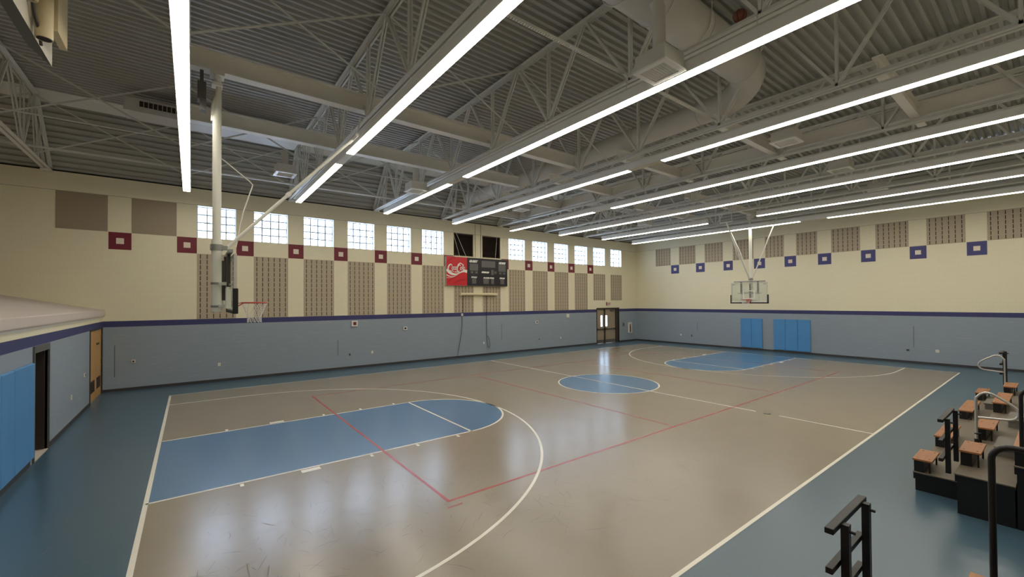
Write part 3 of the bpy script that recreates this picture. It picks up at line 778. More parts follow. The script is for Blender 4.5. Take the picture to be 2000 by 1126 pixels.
    if first: mb.tube([(X(11.80), .03, 5.98), (X(11.32), .10, 5.62), (X(11.25), .12, 5.55), (X(11.42), .1, 4.95), (X(11.55), .1, 4.2)], .012, 6)
    else: mb.tube([(X(11.88), .06, 4.2), (X(11.6), .6, 5.6), (X(11.3), .95, 7.4)], .010, 6)
    t.part('lift_cable', mb, 'steel2')
    if not first:
        mb = MB(); mb.tube([(X(11.88), -.08, 4.2), (X(11.86), -1.36, 7.4)], .028, 10); t.part('side_stay', mb, 'hoopwhite')
        mb = MB(); mb.tube([(X(11.9), .05, 4.2), (X(11.9), .55, 5.7), (X(11.9), 1.28, 7.42)], .022, 8); t.part('side_stay', mb, 'hoopwhite')
    else:
        mb = MB(); mb.box(X(12.06), X(12.2), -.12, .12, 7.05, 7.4); mb.box(X(12.06), X(12.16), -.09, .09, 6.85, 7.05); mb.bar((X(12.13), 0, 7.38), (X(12.13), 0, 7.67), .06, .06); t.part('winch', mb, 'greyframe')
hoop(-1, 'nearer basketball hoop seen edge on, hanging from the beam on the left', True)
hoop(1, 'farther basketball hoop with glass backboard facing us, before the right wall', False)

# ------------------------------------------------------------------ scoreboard
def text_mb(txt, size, bold=.012, shear=.25):
    cu = bpy.data.curves.new('txt', 'FONT'); cu.body = txt; cu.size = size; cu.shear = shear; cu.offset = bold; cu.extrude = .002; cu.align_x = 'CENTER'; cu.align_y = 'CENTER'
    ob = bpy.data.objects.new('txt', cu); COL.objects.link(ob)
    dg = bpy.context.evaluated_depsgraph_get(); me = bpy.data.meshes.new_from_object(ob.evaluated_get(dg))
    vs = [tuple(v.co) for v in me.vertices]; fs = [tuple(p.vertices) for p in me.polygons]
    bpy.data.objects.remove(ob); bpy.data.curves.remove(cu); bpy.data.meshes.remove(me)
    return vs, fs
def wall_text(mb, txt, u, z, size, y, width=None, bold=.012, shear=.25, height=None, mi=0):
    """text on a plane y=const facing -y; u grows to the viewer's right (+x)"""
    vs, fs = text_mb(txt, size, bold, shear)
    w0 = max(v[0] for v in vs)-min(v[0] for v in vs); h0 = max(v[1] for v in vs)-min(v[1] for v in vs)
    cx0 = (max(v[0] for v in vs)+min(v[0] for v in vs))/2; cy0 = (max(v[1] for v in vs)+min(v[1] for v in vs))/2
    kx = width/w0 if width else 1; kz = height/h0 if height else kx
    mb.raw([(u+(v[0]-cx0)*kx, y-v[2], z+(v[1]-cy0)*kz) for v in vs], fs, mi)
SX0, SX1, SZ0, SZ1, SD, SY = -1.575, 2.445, 3.90, 5.455, -.305, YF-.20
t = T('scoreboard', (0.43, YF, SZ0), 'scoreboard with a red soft drink panel and black score section on the window wall', 'scoreboard')
mb = MB(); mb.box(SX0, SX1, SY+.012, YF-.02, SZ0, SZ1); t.part('cabinet', mb, 'silver')
mb = MB(); mb.box(SX0+.01, SD, SY, SY+.013, SZ0+.01, SZ1-.01); ad_ = t.part('advertising_panel', mb, 'board_red')
mb = MB(); mb.box(SD+.004, SX1-.005, SY, SY+.013, SZ0+.01, SZ1-.01); sc_ = t.part('score_panel', mb, 'board_black')
PWd = SD-SX0; PHt = SZ1-SZ0
def A(u, v): return (SX0+.01+u*(PWd-.01), SZ0+.01+v*(PHt-.02))          # panel unit coords -> x,z
def ribbon(mb, pts, wid, y, mi=0):
    k = len(pts); P_ = [Vector(A(*p)) for p in pts]; ws = wid if isinstance(wid, list) else [wid]*k
    Lf, Rt = [], []
    for i in range(k):
        d = (P_[min(i+1, k-1)]-P_[max(i-1, 0)]).normalized(); n_ = Vector((-d.y, d.x)); Lf.append(P_[i]+n_*ws[i]/2); Rt.append(P_[i]-n_*ws[i]/2)
    for i in range(k-1): mb.face([(Lf[i].x, y, Lf[i].y), (Lf[i+1].x, y, Lf[i+1].y), (Rt[i+1].x, y, Rt[i+1].y), (Rt[i].x, y, Rt[i].y)], mi)
# deeper red shading bands printed on the panel
for a, b in (((.0, .78), (.45, .99)), ((.02, .08), (.55, .34)), ((.3, .05), (.95, .22))):
    mb = MB(); ribbon(mb, [(a[0]+(b[0]-a[0])*i/8, a[1]+(b[1]-a[1])*i/8+.04*math.sin(i/8*PI)) for i in range(9)], [.02+.10*math.sin(i/8*PI) for i in range(9)], SY-.001)
    t.sub(ad_, 'printed_shading', mb, 'board_dark_red')
# white wave ribbons
mb = MB()
def wave(v0, amp, n=24): return [(i/n, v0+amp*math.sin(2*PI*(i/n*.92+.47))*(1-.15*i/n)) for i in range(n+1)]
wv = [(0, .545), (.06, .50), (.13, .455), (.21, .42), (.30, .395), (.40, .385), (.50, .40), (.60, .435), (.70, .475), (.80, .505), (.90, .515), (1.0, .50)]
ribbon(mb, wv, [.08, .13, .15, .15, .125, .09, .06, .055, .07, .10, .13, .17], SY-.003)
wv2 = [(0, .36), (.1, .325), (.2, .305), (.3, .305), (.42, .33), (.55, .385)]
ribbon(mb, wv2, [.05, .05, .04, .035, .025, .01], SY-.003)
wv3 = [(0, .265), (.12, .26), (.25, .27), (.38, .30)]
ribbon(mb, wv3, [.02, .018, .014, .006], SY-.003)
t.sub(ad_, 'white_wave', mb, 'letter')
# script lettering drawn stroke by stroke
mb = MB()
def ell(cx, cy, rx, ry, a0, a1, n=14, sk=.28):
    return [(cx+rx*math.cos(math.radians(a0+(a1-a0)*i/n))+sk*ry*math.sin(math.radians(a0+(a1-a0)*i/n)), cy+ry*math.sin(math.radians(a0+(a1-a0)*i/n))) for i in range(n+1)]
def stroke(pts, wmax=.05, wmin=.018):
    k = len(pts)-1; ribbon(mb, pts, [1.25*(wmin+(wmax-wmin)*math.sin(PI*i/k)) for i in range(k+1)], SY-.004)
stroke(ell(.175, .615, .095, .115, 35, 300, 22), .062, .02)          # C
stroke([(.225, .715), (.25, .74), (.262, .70), (.24, .655)], .03, .014)
stroke([(.10, .53), (.2, .50), (.30, .50), (.37, .475)], .03, .01)   # swash under
stroke(ell(.295, .60, .036, .052, 0, 360, 16), .034, .022)           # o
stroke(ell(.372, .60, .036, .052, 50, 310, 14), .036, .018)          # c
stroke(ell(.447, .60, .036, .052, 0, 360, 16), .034, .02)            # a
stroke([(.49, .655), (.478, .60), (.482, .555), (.515, .55)], .032, .014)
stroke(ell(.60, .61, .088, .115, 40, 305, 22), .06, .02)             # C
stroke([(.50, .655), (.56, .74), (.66, .79), (.76, .755), (.83, .71)], .04, .012)   # loop over
stroke(ell(.705, .60, .036, .052, 0, 360, 16), .034, .022)           # o
stroke([(.765, .565), (.80, .66), (.825, .74), (.805, .755), (.785, .69), (.775, .59), (.80, .55)], .03, .016)  # l
stroke(ell(.85, .60, .034, .052, 0, 360, 16), .034, .02)             # a
stroke([(.893, .655), (.882, .60), (.886, .555), (.93, .575)], .032, .014)
stroke([(.515, .60), (.535, .61)], .03, .024)
t.sub(ad_, 'script_lettering', mb, 'letter')
mb = MB(); cx_, cz_ = A(.5, .475); wall_text(mb, 'classic', cx_, cz_, .1, SY-.004, width=.30, bold=.004, shear=.2, height=.075); t.sub(ad_, 'small_lettering', mb, 'inner')
BW = SX1-SD
def B(u, v): return (SD+u*BW, SZ0+v*PHt)
for txt, u, v, wd, ht in (('GUEST', .155, .875, .56, .135), ('HOME', .862, .865, .50, .135), ('PERIOD', .435, .50, .52, .10), ('FOULS', .165, .31, .38, .085), ('PLAYER FOUL', .52, .30, .74, .085), ('FOULS', .862, .305, .38, .085)):
    mb = MB(); x_, z_ = B(u, v); wall_text(mb, txt, x_, z_, .2, SY-.003, width=wd, bold=.016, shear=.3, height=ht); t.sub(sc_, 'lettering', mb, 'letter')
for u0, u1, v0, v1 in ((.06, .26, .545, .79), (.345, .685, .68, .915), (.765, .955, .55, .80), (.085, .145, .445, .52), (.19, .25, .445, .52), (.58, .645, .415, .60), (.665, .715, .46, .55), (.785, .845, .45, .52), (.885, .94, .45, .52),
                       (.115, .215, .08, .265), (.385, .52, .08, .265), (.58, .65, .085, .265), (.815, .91, .085, .265)):
    mb = MB(); xa, za = B(u0, v0); xb, zb_ = B(u1, v1); mb.box(xa, xb, SY-.004, SY+.002, za, zb_); t.sub(sc_, 'digit_window', mb, 'digit')
# stays and hanging rails of the scoreboard
mb = MB()
for xa, xb in ((-1.12, -.72), (-.96, -.30), (1.85, 1.62), (2.35, 2.05)):
    mb.tube([(xa, YF-.015, 6.95), (xb, SY+.06, SZ1)], .009, 6)
t.part('stay_cables', mb, 'steel2')
mb = MB(); mb.box(-1.05, .20, SY+.03, YF-.03, SZ1, SZ1+.05); mb.box(.80, 2.02, SY+.03, YF-.03, SZ1, SZ1+.05); t.part('hanging_rail', mb, 'caseivory')
for xx, nm in ((.35, 'left'), (.72, 'right')):
    mb = MB(); mb.tube([(xx, YF-.018, SZ1+.05), (xx, YF-.018, 7.36)], .012, 8)
    tag(mb.build('conduit', 'taupe2', origin=(xx, YF-.018, SZ1)), 'thin vertical conduit between the dark louvres above the scoreboard, %s one' % nm, 'conduit', 'conduits above the scoreboard')
# roller case under the scoreboard
t = T('roller_case', (.5, YF-.1, 3.45), 'long ivory roller screen case mounted below the scoreboard', 'case')
mb = MB(); mb.tube([(-.66, YF-.135, 3.445), (1.68, YF-.135, 3.445)], .075, 20); t.part('case_tube', mb, 'caseivory')
mb = MB(); mb.box(-.70, -.66, YF-.215, YF-.014, 3.36, 3.54); mb.box(1.68, 1.72, YF-.215, YF-.014, 3.36, 3.54); t.part('end_bracket', mb, 'caseivory')

# ------------------------------------------------------------------ doors
# double door in the window wall
o = MB(); fr = .06
o.box(DX0, DX0+fr, YF-.02, YF+.2, 0, DZ); o.box(DX1-fr, DX1, YF-.02, YF+.2, 0, DZ); o.box(DX0+fr, DX1-fr, YF-.02, YF+.2, DZ-.10, DZ)
xm = (DX0+DX1)/2-.33
door = struct(o.build('door_1', 'brown', origin=(DX0, YF, 0)), 'brown framed double door in the window wall near the corner', 'door')
mul = MB(); mul.box(xm-.045, xm+.045, YF+.0, YF+.16, 0, DZ-.10); mul.build('mullion', 'brown', parent=door, origin=(DX0, YF, 0))
mul = MB(); mul.box(12.50, 12.60, YF+.0, YF+.16, 0, DZ-.10); mul.build('mullion', 'brown', parent=door, origin=(DX0, YF, 0))
mul = MB(); mul.box(12.60, DX1-fr, YF+.10, YF+.15, 0, DZ-.10); mul.build('side_panel', 'greyframe', parent=door, origin=(DX0, YF, 0))
for (a, b, gx) in ((DX0+fr, xm-.045, -1), (xm+.045, 12.50, 1)):
    y0_ = YF+.08
    wx0, wx1 = (b-.33, b-.13) if gx < 0 else (a+.10, a+.30)
    lf = MB(); wz0, wz1 = 1.20, 1.98
    lf.box(a, wx0, y0_, y0_+.045, .004, DZ-.1); lf.box(wx1, b, y0_, y0_+.045, .004, DZ-.1); lf.box(wx0, wx1, y0_, y0_+.045, .004, wz0); lf.box(wx0, wx1, y0_, y0_+.045, wz1, DZ-.1)
    leaf = lf.build('door_leaf', 'doorleaf', parent=door, origin=(DX0, YF, 0))
    g_ = MB(); g_.box(wx0, wx1, y0_+.018, y0_+.026, wz0, wz1); g_.build('pane', 'doorglass', parent=leaf, origin=(DX0, YF, 0))
    k_ = MB(); k_.box(a+.02, b-.02, y0_-.012, y0_, .05, .26); k_.build('kick_plate', 'greyframe', parent=leaf, origin=(DX0, YF, 0))
    h_ = MB(); h_.box(a+.05, b-.05, y0_-.07, y0_-.03, .99, 1.05); h_.box(a+.05, a+.16, y0_-.07, y0_, .97, 1.07); h_.box(b-.16, b-.05, y0_-.07, y0_, .97, 1.07); h_.build('push_bar', 'greyframe', parent=leaf, origin=(DX0, YF, 0))
    if gx > 0:
        c_ = MB(); c_.box(b-.55, b-.2, y0_-.07, y0_, 2.28, 2.36); c_.build('door_closer', 'greyframe', parent=leaf, origin=(DX0, YF, 0))
# dark doorway in the left wall (open, corridor behind)
o = MB(); a, b, c = D1; fw_ = .045
o.box(XL-.05, XL+.03, a-fw_+.0, a, 0, c+.13); o.box(XL-.05, XL+.03, b, b+fw_, 0, c+.13); o.box(XL-.05, XL+.03, a, b, c, c+.13)
door = struct(o.build('door_2', 'greyframe', origin=(XL, a, 0)), 'dark open doorway with a grey frame in the left wall', 'door')
lf = MB(); lf.box(XL-1.0, XL-.035, b-.05, b-.006, .02, c-.02); leaf = lf.build('door_leaf', 'brown', parent=door, origin=(XL, a, 0))
h_ = MB(); h_.tube([(XL-.9, b-.05, 1.0), (XL-.9, b-.12, 1.0), (XL-.78, b-.12, 1.0)], .012, 8); h_.build('door_handle', 'chrome', parent=leaf, origin=(XL, a, 0))
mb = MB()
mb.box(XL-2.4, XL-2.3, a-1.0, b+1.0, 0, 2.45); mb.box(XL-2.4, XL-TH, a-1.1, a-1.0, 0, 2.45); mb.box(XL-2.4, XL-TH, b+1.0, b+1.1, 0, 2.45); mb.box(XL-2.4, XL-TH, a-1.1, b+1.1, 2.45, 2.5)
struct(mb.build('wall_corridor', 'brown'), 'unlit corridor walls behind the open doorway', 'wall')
mb = MB(); mb.box(XL-.3, XL+.015, a, b, .0, .012); struct(mb.build('trim_7', 'carpet'), 'pale threshold strip in the dark doorway', 'trim')
# wooden double door at the far end of the left wall
a, b, c = D2; o = MB()
o.box(XL-.2, XL+.02, a-.05, a, 0, c+.05); o.box(XL-.2, XL+.02, b, b+.05, 0, c+.05); o.box(XL-.2, XL+.02, a, b, c, c+.05)
door = struct(o.build('door_3', 'brown', origin=(XL, a, 0)), 'honey wooden double door with floor louvres at the left corner', 'door')
ym = (a+b)/2
for (p, r_, s) in ((a+.005, ym-.003, 1), (ym+.003, b-.005, -1)):
    lf = MB(); lf.box(XL-.06, XL-.015, p, r_, .02, c-.005); leaf = lf.build('door_leaf', 'doorwood', parent=door, origin=(XL, a, 0))
    lv = MB(); l0 = (p+r_)/2-.32
    lv.box(XL-.016, XL-.008, l0, l0+.64, .30, .66)
    for k in range(9): lv.bar((XL-.006, l0+.02, .325+k*.038), (XL-.006, l0+.62, .325+k*.038), .012, .022)
    lv.build('louvre', 'louver', parent=leaf, origin=(XL, a, 0))
    for z in (.25, 1.1, 1.95):
        hg = MB(); yy = p if s > 0 else r_; hg.tube([(XL-.005, yy, z-.07), (XL-.005, yy, z+.07)], .016, 8); hg.build('hinge', 'hoopdark', parent=leaf, origin=(XL, a, 0))
    if s < 0:
        h_ = MB(); h_.tube([(XL-.015, p+.08, 1.0), (XL+.06, p+.08, 1.0), (XL+.06, p+.2, 1.0)], .012, 8); h_.build('door_handle', 'chrome', parent=leaf, origin=(XL, a, 0))
        h_ = MB(); h_.box(XL-.016, XL+.004, p+.15, p+.55, 1.72, 1.78); h_.build('sign_plate', 'brown', parent=leaf, origin=(XL, a, 0))

# ------------------------------------------------------------------ wall pads
def pad(axis, plane, u0, u1, z0, z1, th, lab, grp, sign):
    t_ = T('wall_pad', (u0 if axis == 1 else plane, plane if axis == 1 else u0, z0), lab, 'pad', grp)
    mb = MB(); a, b = plane+sign*.012, plane+sign*th
    mb.box(a, b, u0+.004, u1-.004, z0, z1) if axis == 0 else mb.box(u0+.004, u1-.004, a, b, z0, z1)
    t_.part('vinyl_cushion', mb, 'pad', bevel=.018)
    mb = MB(); a, b = plane, plane+sign*.012
    mb.box(a, b, u0+.004, u1-.004, z0+.015, z1-.015); t_.part('backing_board', mb, 'doorleaf')
yy = [(1.93, 1.305), (1.305, .68)]
for k, (p, r_) in enumerate(yy): pad(0, XR, r_, p, .13, 1.91, .07, 'blue vinyl wall pad on the right wall, %s of the narrower pair' % ('left' if k == 0 else 'right'), 'wall pads on the right wall', -1)
for k, (p, r_) in enumerate(((.07, -.55), (-.55, -1.165), (-1.165, -1.79))): pad(0, XR, r_, p, .13, 1.91, .07, 'blue vinyl wall pad on the right wall, %s of the wider set of three' % ('left', 'middle', 'right')[k], 'wall pads on the right wall', -1)
for k, (p, r_) in enumerate(((.38, 1.50), (-.26, .37), (-1.4, -.27))): pad(0, XL, p, r_, .16, 1.94, .07, 'blue vinyl wall pad on the left wall, %s' % ('wide one beside the dark doorway', 'narrow middle one', 'partly cut off by the picture edge')[k], 'wall pads on the left wall', 1)

# ------------------------------------------------------------------ bleachers
RN, DZs = [-8.785, -9.31, -9.86, -10.41, -10.96, -11.51], [.285, .555, .83, 1.105, 1.38, 1.655]
def bleacher(lab, x0, x1, x0_first, seatx, rows, steps, rails, grp, silver=True):
    t = T('bleacher', (x0, RN[0], 0), lab, 'bleacher', grp)
    for k in range(rows):
        xa = x0_first[0] if k == 0 else x0; xb = x0_first[1] if k == 0 else x1
        y1, y0 = RN[k], RN[k+1]-.02; z = DZs[k]
        mb = MB(); mb.box(xa, xb, y0, y1, z-.018, z); t.part('deck', mb, 'bdeck', bevel=.004)
        mb = MB(); mb.box(xa+.03, xb-.03, y0+.04, y1-.05, 0, z-.045); mb.box(xa, xb, y0, y1-.008, z-.05, z-.0182)
        mb.box(xa, xa+.04, y0+.01, y1-.03, .0, z-.045); mb.box(xb-.04, xb, y0+.01, y1-.03, .0, z-.045); mb.box(xa, xb, y1-.03, y1-.008, z-.11, z-.045)
        t.part('under_frame', mb, 'black')
        for (sa, sb) in seatx[k] if k < len(seatx) else []:
            zs = z+.205 if k == 0 else z+.225
            mb = MB(); mb.box(sa, sb, y1-.225, y1+.005, zs-.03, zs)
            n_ = max(2, round((sb-sa)/.5)+1)
            st = t.part('seat', mb, 'wood', bevel=.006)
            mb = MB()
            for j in range(n_):
                xx = sa+.1+(sb-sa-.2)*j/(n_-1)
                for dy in (-.04, -.18): mb.tube([(xx, y1+dy, zs-.002), (xx, y1+dy, zs+.002)], .012, 8)
            t.sub(st, 'bolts', mb, 'hoopdark')
            mb = MB(); mb.box(sa+.012, sb-.012, y1-.13, y1-.012, z, zs-.03)
            for j in (sa+.05, sb-.05): mb.bar((j, y1-.06, zs-.04), (j, y1-.20, zs-.035), .025, .02); mb.bar((j, y1-.19, zs-.04), (j, y1-.19, z), .02, .02)
            t.sub(st, 'seat_support', mb, 'black')
    for (sx0, sx1, k) in steps:
        y1 = RN[k]; z = DZs[k-1]+.15
        mb = MB(); mb.box(sx0, sx1, y1-.02, y1+.27, z-.03, z); mb.box(sx0+.02, sx1-.02, y1-.02, y1+.25, DZs[k-1], z-.03); t.part('aisle_step', mb, 'step')
    for rl in rails:
        if rl[0] == 'front':
            _, xa, xb, y, zt, zb_ = rl; mb = MB(); rd_ = .05
            mb.box(xa, xb, y-.03, y+.03, zt-.045, zt); rail = t.part('front_rail', mb, 'black', bevel=.006)
            for z in (zt-.30, zt-.56):
                mb = MB(); mb.box(xa, xb-.06, y-.02, y+.025, z-.045, z); t.sub(rail, 'cross_rail', mb, 'black')
            for xx in (xa+.22, xb-.10):
                mb = MB(); mb.box(xx-.03, xx+.03, y-.075, y-.022, zb_, zt-.02); mb.tube([(xx, y-.07, zt-.07), (xx, y-.11, zt-.07)], .012, 6); t.sub(rail, 'post', mb, 'black')
        if rl[0] == 'loop':     # black side guard in a plane of constant x
            _, x, y0_, y1_, z0_, z1_ = rl; mb = MB(); r_ = .11
            pts = [(x, y0_, z0_), (x, y0_, z1_-r_)]+[(x, y0_-r_+r_*math.cos(i/6*PI/2), z1_-r_+r_*math.sin(i/6*PI/2)) for i in range(1, 7)]
            pts += [(x, y1_+r_-r_*math.sin(i/6*PI/2), z1_-r_+r_*math.cos(i/6*PI/2)) for i in range(0, 7)]+[(x, y1_, z0_+.2)]
            mb.tube(pts, .021, 12); t.part('side_guard', mb, 'black')
        if rl[0] == 'aisle':
            _, x, y, z0_, z1_, d = rl; mb = MB(); R_ = .1
            pts = [(x, y, z0_), (x, y, z1_-.18), (x, y+d*.02, z1_-.08), (x, y+d*.08, z1_-.015), (x, y+d*.14, z1_), (x, y+d*.22, z1_-.03), (x, y+d*.40, z1_-.16), (x, y+d*.46, z1_-.23), (x, y+d*.475, z1_-.30), (x, y+d*.45, z1_-.37), (x, y+d*.39, z1_-.41), (x, y+d*.30, z1_-.42), (x, y+d*.02, z1_-.44)]
            sm = []
            for i in range(len(pts)-1):
                p0, p1, p2, p3 = [Vector(pts[min(max(j, 0), len(pts)-1)]) for j in (i-1, i, i+1, i+2)]
                for u in range(5):
                    u_ = u/5; sm.append(.5*((2*p1)+(-p0+p2)*u_+(2*p0-5*p1+4*p2-p3)*u_*u_+(-p0+3*p1-3*p2+p3)*u_**3))
            sm.append(Vector(pts[-1])); mb.tube(sm, .019, 12); ar = t.part('aisle_rail', mb, 'chrome')
            mb = MB(); mb.tube([(x, y, z0_), (x, y, z0_+.06)], .03, 10); mb.tube([(x+.07, y-.03, z0_), (x+.07, y-.03, z0_+.15)], .026, 10); mb.tube([(x, y, z0_+.14), (x, y, z0_+.16)], .028, 10)
            t.sub(ar, 'rail_socket', mb, 'black')
    return t
bleacher('pulled out bleacher on the right with wooden seats and two silver aisle rails', -3.6, 5.45, (-3.05, 5.75),
         [[(-3.03, -2.36), (-1.18, .02), (1.80, 3.35), (4.75, 5.7)], [(-3.09, -2.41), (-1.2, -.14), (1.70, 3.28), (4.42, 5.3)], [(-3.58, -2.35), (-1.2, .0), (1.7, 3.3), (4.4, 5.4)], [(-3.5, -2.4), (-1.2, 0), (1.7, 3.3), (4.4, 5.4)], [(-3.5, -2.4), (-1.2, 0), (1.7, 3.3), (4.4, 5.4)]],
         5, [(-2.15, -1.35, 2), (3.5, 4.3, 1), (-2.15, -1.35, 3), (.3, 1.2, 2)],
         [('front', -3.68, -2.62, -9.19, 1.31, .50), ('loop', -3.45, -9.93, -10.5, .83, 1.84), ('aisle', -1.42, -9.345, .555, 1.43, -1), ('aisle', 5.2, -9.30, .555, 1.49, 1), ('front', 5.4, 6.2, -9.22, 1.56, .6)], 'bleachers along the near wall')
bleacher('nearest bleacher, bottom right corner, showing only a rail, a guard and a seat end', -12.0, -7.45, (-12.0, -7.95),
         [[(-11.9, -8.9)], [(-11.9, -8.9)], [(-10.0, -7.74)], [(-10.0, -7.75)], []], 5, [],
         [('front', -8.42, -7.54, -9.19, 1.31, .30), ('loop', -7.4, -9.945, -10.5, .6, 1.93)], 'bleachers along the near wall')

# ------------------------------------------------------------------ small wall fittings
def plate(axis, plane, u, z, w_, h_, m1, lab, name='outlet_plate', cat='outlet', grp='wall outlet plates', sign=-1, inner=None, d=.012):
    t_ = T(name, (u, plane, z) if axis == 1 else (plane, u, z), lab, cat, grp)
    def bx(mb, a, b, c, e, d0, d1):
        mb.box(a, b, plane+sign*d0, plane+sign*d1, c, e) if axis == 1 else mb.box(plane+sign*d0, plane+sign*d1, a, b, c, e)
    mb = MB(); bx(mb, u-w_/2, u+w_/2, z-h_/2, z+h_/2, 0, d); t_.part('cover', mb, m1)
    if inner:
        mb = MB(); bx(mb, u-w_*.26, u+w_*.26, z-h_*.28, z+h_*.28, d, d+.004); t_.part('insert', mb, inner)
    return t_
plate(1, YF, -11.41, .66, .09, .12, 'white', 'pale outlet plate low on the blue wall under the first window', inner='caseivory')
plate(1, YF, -6.48, .64, .08, .10, 'grey', 'small grey outlet low on the blue wall under the fourth window', inner='dark')
plate(1, YF, -5.44, .67, .09, .13, 'caseivory', 'ivory outlet plate low on the blue wall left of the scoreboard', inner='white')
plate(1, YF, .90, .70, .08, .12, 'white', 'white outlet plate on the blue wall beside the looped black cord', inner='caseivory')
plate(1, YF, 5.04, .66, .07, .11, 'grey', 'dark outlet low on the blue wall right of the scoreboard', inner='dark')
plate(1, YF, 6.90, .65, .08, .12, 'white', 'white outlet low on the blue wall left of the double door', inner='caseivory')
plate(0, XR, 5.98, .64, .12, .12, 'white', 'white outlet low on the right wall nearest the corner', inner='caseivory')
plate(0, XR, 5.18, .62, .09, .16, 'grey', 'dark outlet low on the right wall left of the blue pads', inner='dark')
plate(0, XR, -5.74, .60, .13, .10, 'grey', 'dark outlet low on the right wall right of the blue pads', inner='dark')
plate(0, XR, -6.74, .64, .12, .13, 'white', 'white outlet low on the right wall toward the bleachers', inner='caseivory')
plate(0, XL, 4.96, .68, .08, .12, 'white', 'white outlet low on the left wall', inner='caseivory', sign=1)
plate(1, YF, -6.27, 2.06, .27, .26, 'white', 'white square clock speaker box under the navy stripe, left of the scoreboard', 'wall_speaker', 'speaker', 'boxes under the navy stripe', inner='maroon', d=.07)
plate(1, YF, 7.52, 2.06, .24, .22, 'white', 'plain white box under the navy stripe left of the double door', 'wall_speaker', 'speaker', 'boxes under the navy stripe', inner='white', d=.07)
plate(1, YF, -3.80, 1.73, .20, .16, 'white', 'small white box with black knob on the blue wall left of the cords', 'wall_jack', 'box', 'knob boxes on the blue wall', inner='dark', d=.05)
plate(1, YF, 4.84, 1.74, .20, .16, 'white', 'small white box with black knob on the blue wall right of the cords', 'wall_jack', 'box', 'knob boxes on the blue wall', inner='dark', d=.05)
plate(1, YF, 13.32, 1.26, .14, .30, 'grey', 'dark wall box between the double door and the extinguisher', 'call_box', 'box', None, inner='dark', d=.06)
plate(1, YF, -13.9, 1.01, .10, .10, 'white', 'small round white hook plate on the blue wall near the wooden door', 'net_hook_mount', 'hook', 'floor net hook plates', inner='dark', d=.03)
plate(0, XL, 6.55, 1.03, .10, .11, 'white', 'small white hook plate on the left wall beside the wooden door', 'net_hook_mount', 'hook', 'floor net hook plates', inner='dark', sign=1, d=.03)
# control joints in the block walls
for k, (axis, u, z0, z1, lab) in enumerate(((1, -14.39, .50, 1.60, 'dark vertical joint in the blue wall by the wooden door'), (1, -7.0, .62, 1.35, 'dark vertical joint in the blue wall under the fourth window'), (1, 2.15, .8, 1.75, 'dark vertical joint in the blue wall under the scoreboard'),
                              (0, 4.78, .95, 1.55, 'dark vertical joint in the right wall left of the pads'), (0, -5.95, .75, 1.75, 'dark vertical joint in the right wall right of the pads'))):
    mb = MB(); mb.box(u-.008, u+.008, YF-.003, YF, z0, z1) if axis == 1 else mb.box(XR-.003, XR, u-.008, u+.008, z0, z1)
    struct(mb.build('trim_%d' % (8+k), 'base'), lab, 'trim')
# exit sign
t = T('exit_sign', (11.66, YF, 2.81), 'exit sign with red letters above the double door', 'sign')
mb = MB(); mb.box(11.45, 11.87, YF-.055, YF-.002, 2.69, 2.94); t.part('sign_box', mb, 'white', bevel=.006)
mb = MB(); mb.box(11.43, 11.452, YF-.06, YF-.002, 2.69, 2.94); t.part('side_cap', mb, 'dark')
mb = MB(); wall_text(mb, 'EXIT', 11.665, 2.815, .2, YF-.057, width=.34, bold=.006, shear=0, height=.16); t.part('lettering', mb, 'signred')
# extinguisher cabinet
t = T('extinguisher_cabinet', (14.05, YF, .63), 'white cabinet with a fire extinguisher beside the double door', 'cabinet')
mb = MB(); x0, x1, z0, z1 = 13.90, 14.22, .62, 1.40
mb.box(x0, x1, YF-.02, YF-.002, z0, z1)
for (a, b, c, d) in ((x0, x0+.035, z0, z1), (x1-.035, x1, z0, z1), (x0+.035, x1-.035, z0, z0+.04), (x0+.035, x1-.035, z1-.06, z1)): mb.box(a, b, YF-.14, YF-.02, c, d)
t.part('cabinet_box', mb, 'white')
t2 = T('fire_extinguisher', (14.06, YF-.08, .67), 'dark red extinguisher standing inside the white wall cabinet', 'extinguisher')
mb = MB(); mb.tube([(14.06, YF-.082, .662), (14.06, YF-.082, 1.08), (14.06, YF-.082, 1.14), (14.06, YF-.082, 1.18)], [.05, .05, .035, .018], 14); t2.part('cylinder', mb, 'maroon')
mb = MB(); mb.box(14.03, 14.11, YF-.10, YF-.065, 1.18, 1.24); mb.tube([(14.03, YF-.082, 1.2), (13.97, YF-.09, 1.1), (13.975, YF-.09, .86)], .010, 8); t2.part('valve_and_hose', mb, 'black')

# cords hanging under the scoreboard
def smooth(pts, n=8):
    out = []
    for i in range(len(pts)-1):
        p0, p1, p2, p3 = [Vector(pts[min(max(j, 0), len(pts)-1)]) for j in (i-1, i, i+1, i+2)]
        for u in range(n):
            u_ = u/n; out.append(.5*((2*p1)+(-p0+p2)*u_+(2*p0-5*p1+4*p2-p3)*u_*u_+(-p0+3*p1-3*p2+p3)*u_**3))
    return out+[Vector(pts[-1])]
t = T('hanging_cord', (-.53, YF-.03, 2.35), 'black cord hanging from a white box down to the floor below the scoreboard', 'cord', 'cords under the scoreboard')
mb = MB(); mb.tube(smooth([(-.46, YF-.03, 3.36), (-.47, YF-.03, 2.5), (-.53, YF-.03, 2.30), (-.56, YF-.05, 1.6), (-.70, YF-.06, .8), (-.85, YF-.07, .12), (-.88, YF-.09, .02)]), .011, 6); t.part('cable', mb, 'black')
mb = MB(); mb.box(-.58, -.48, YF-.06, YF-.001, 2.26, 2.40); t.part('junction_box', mb, 'white')
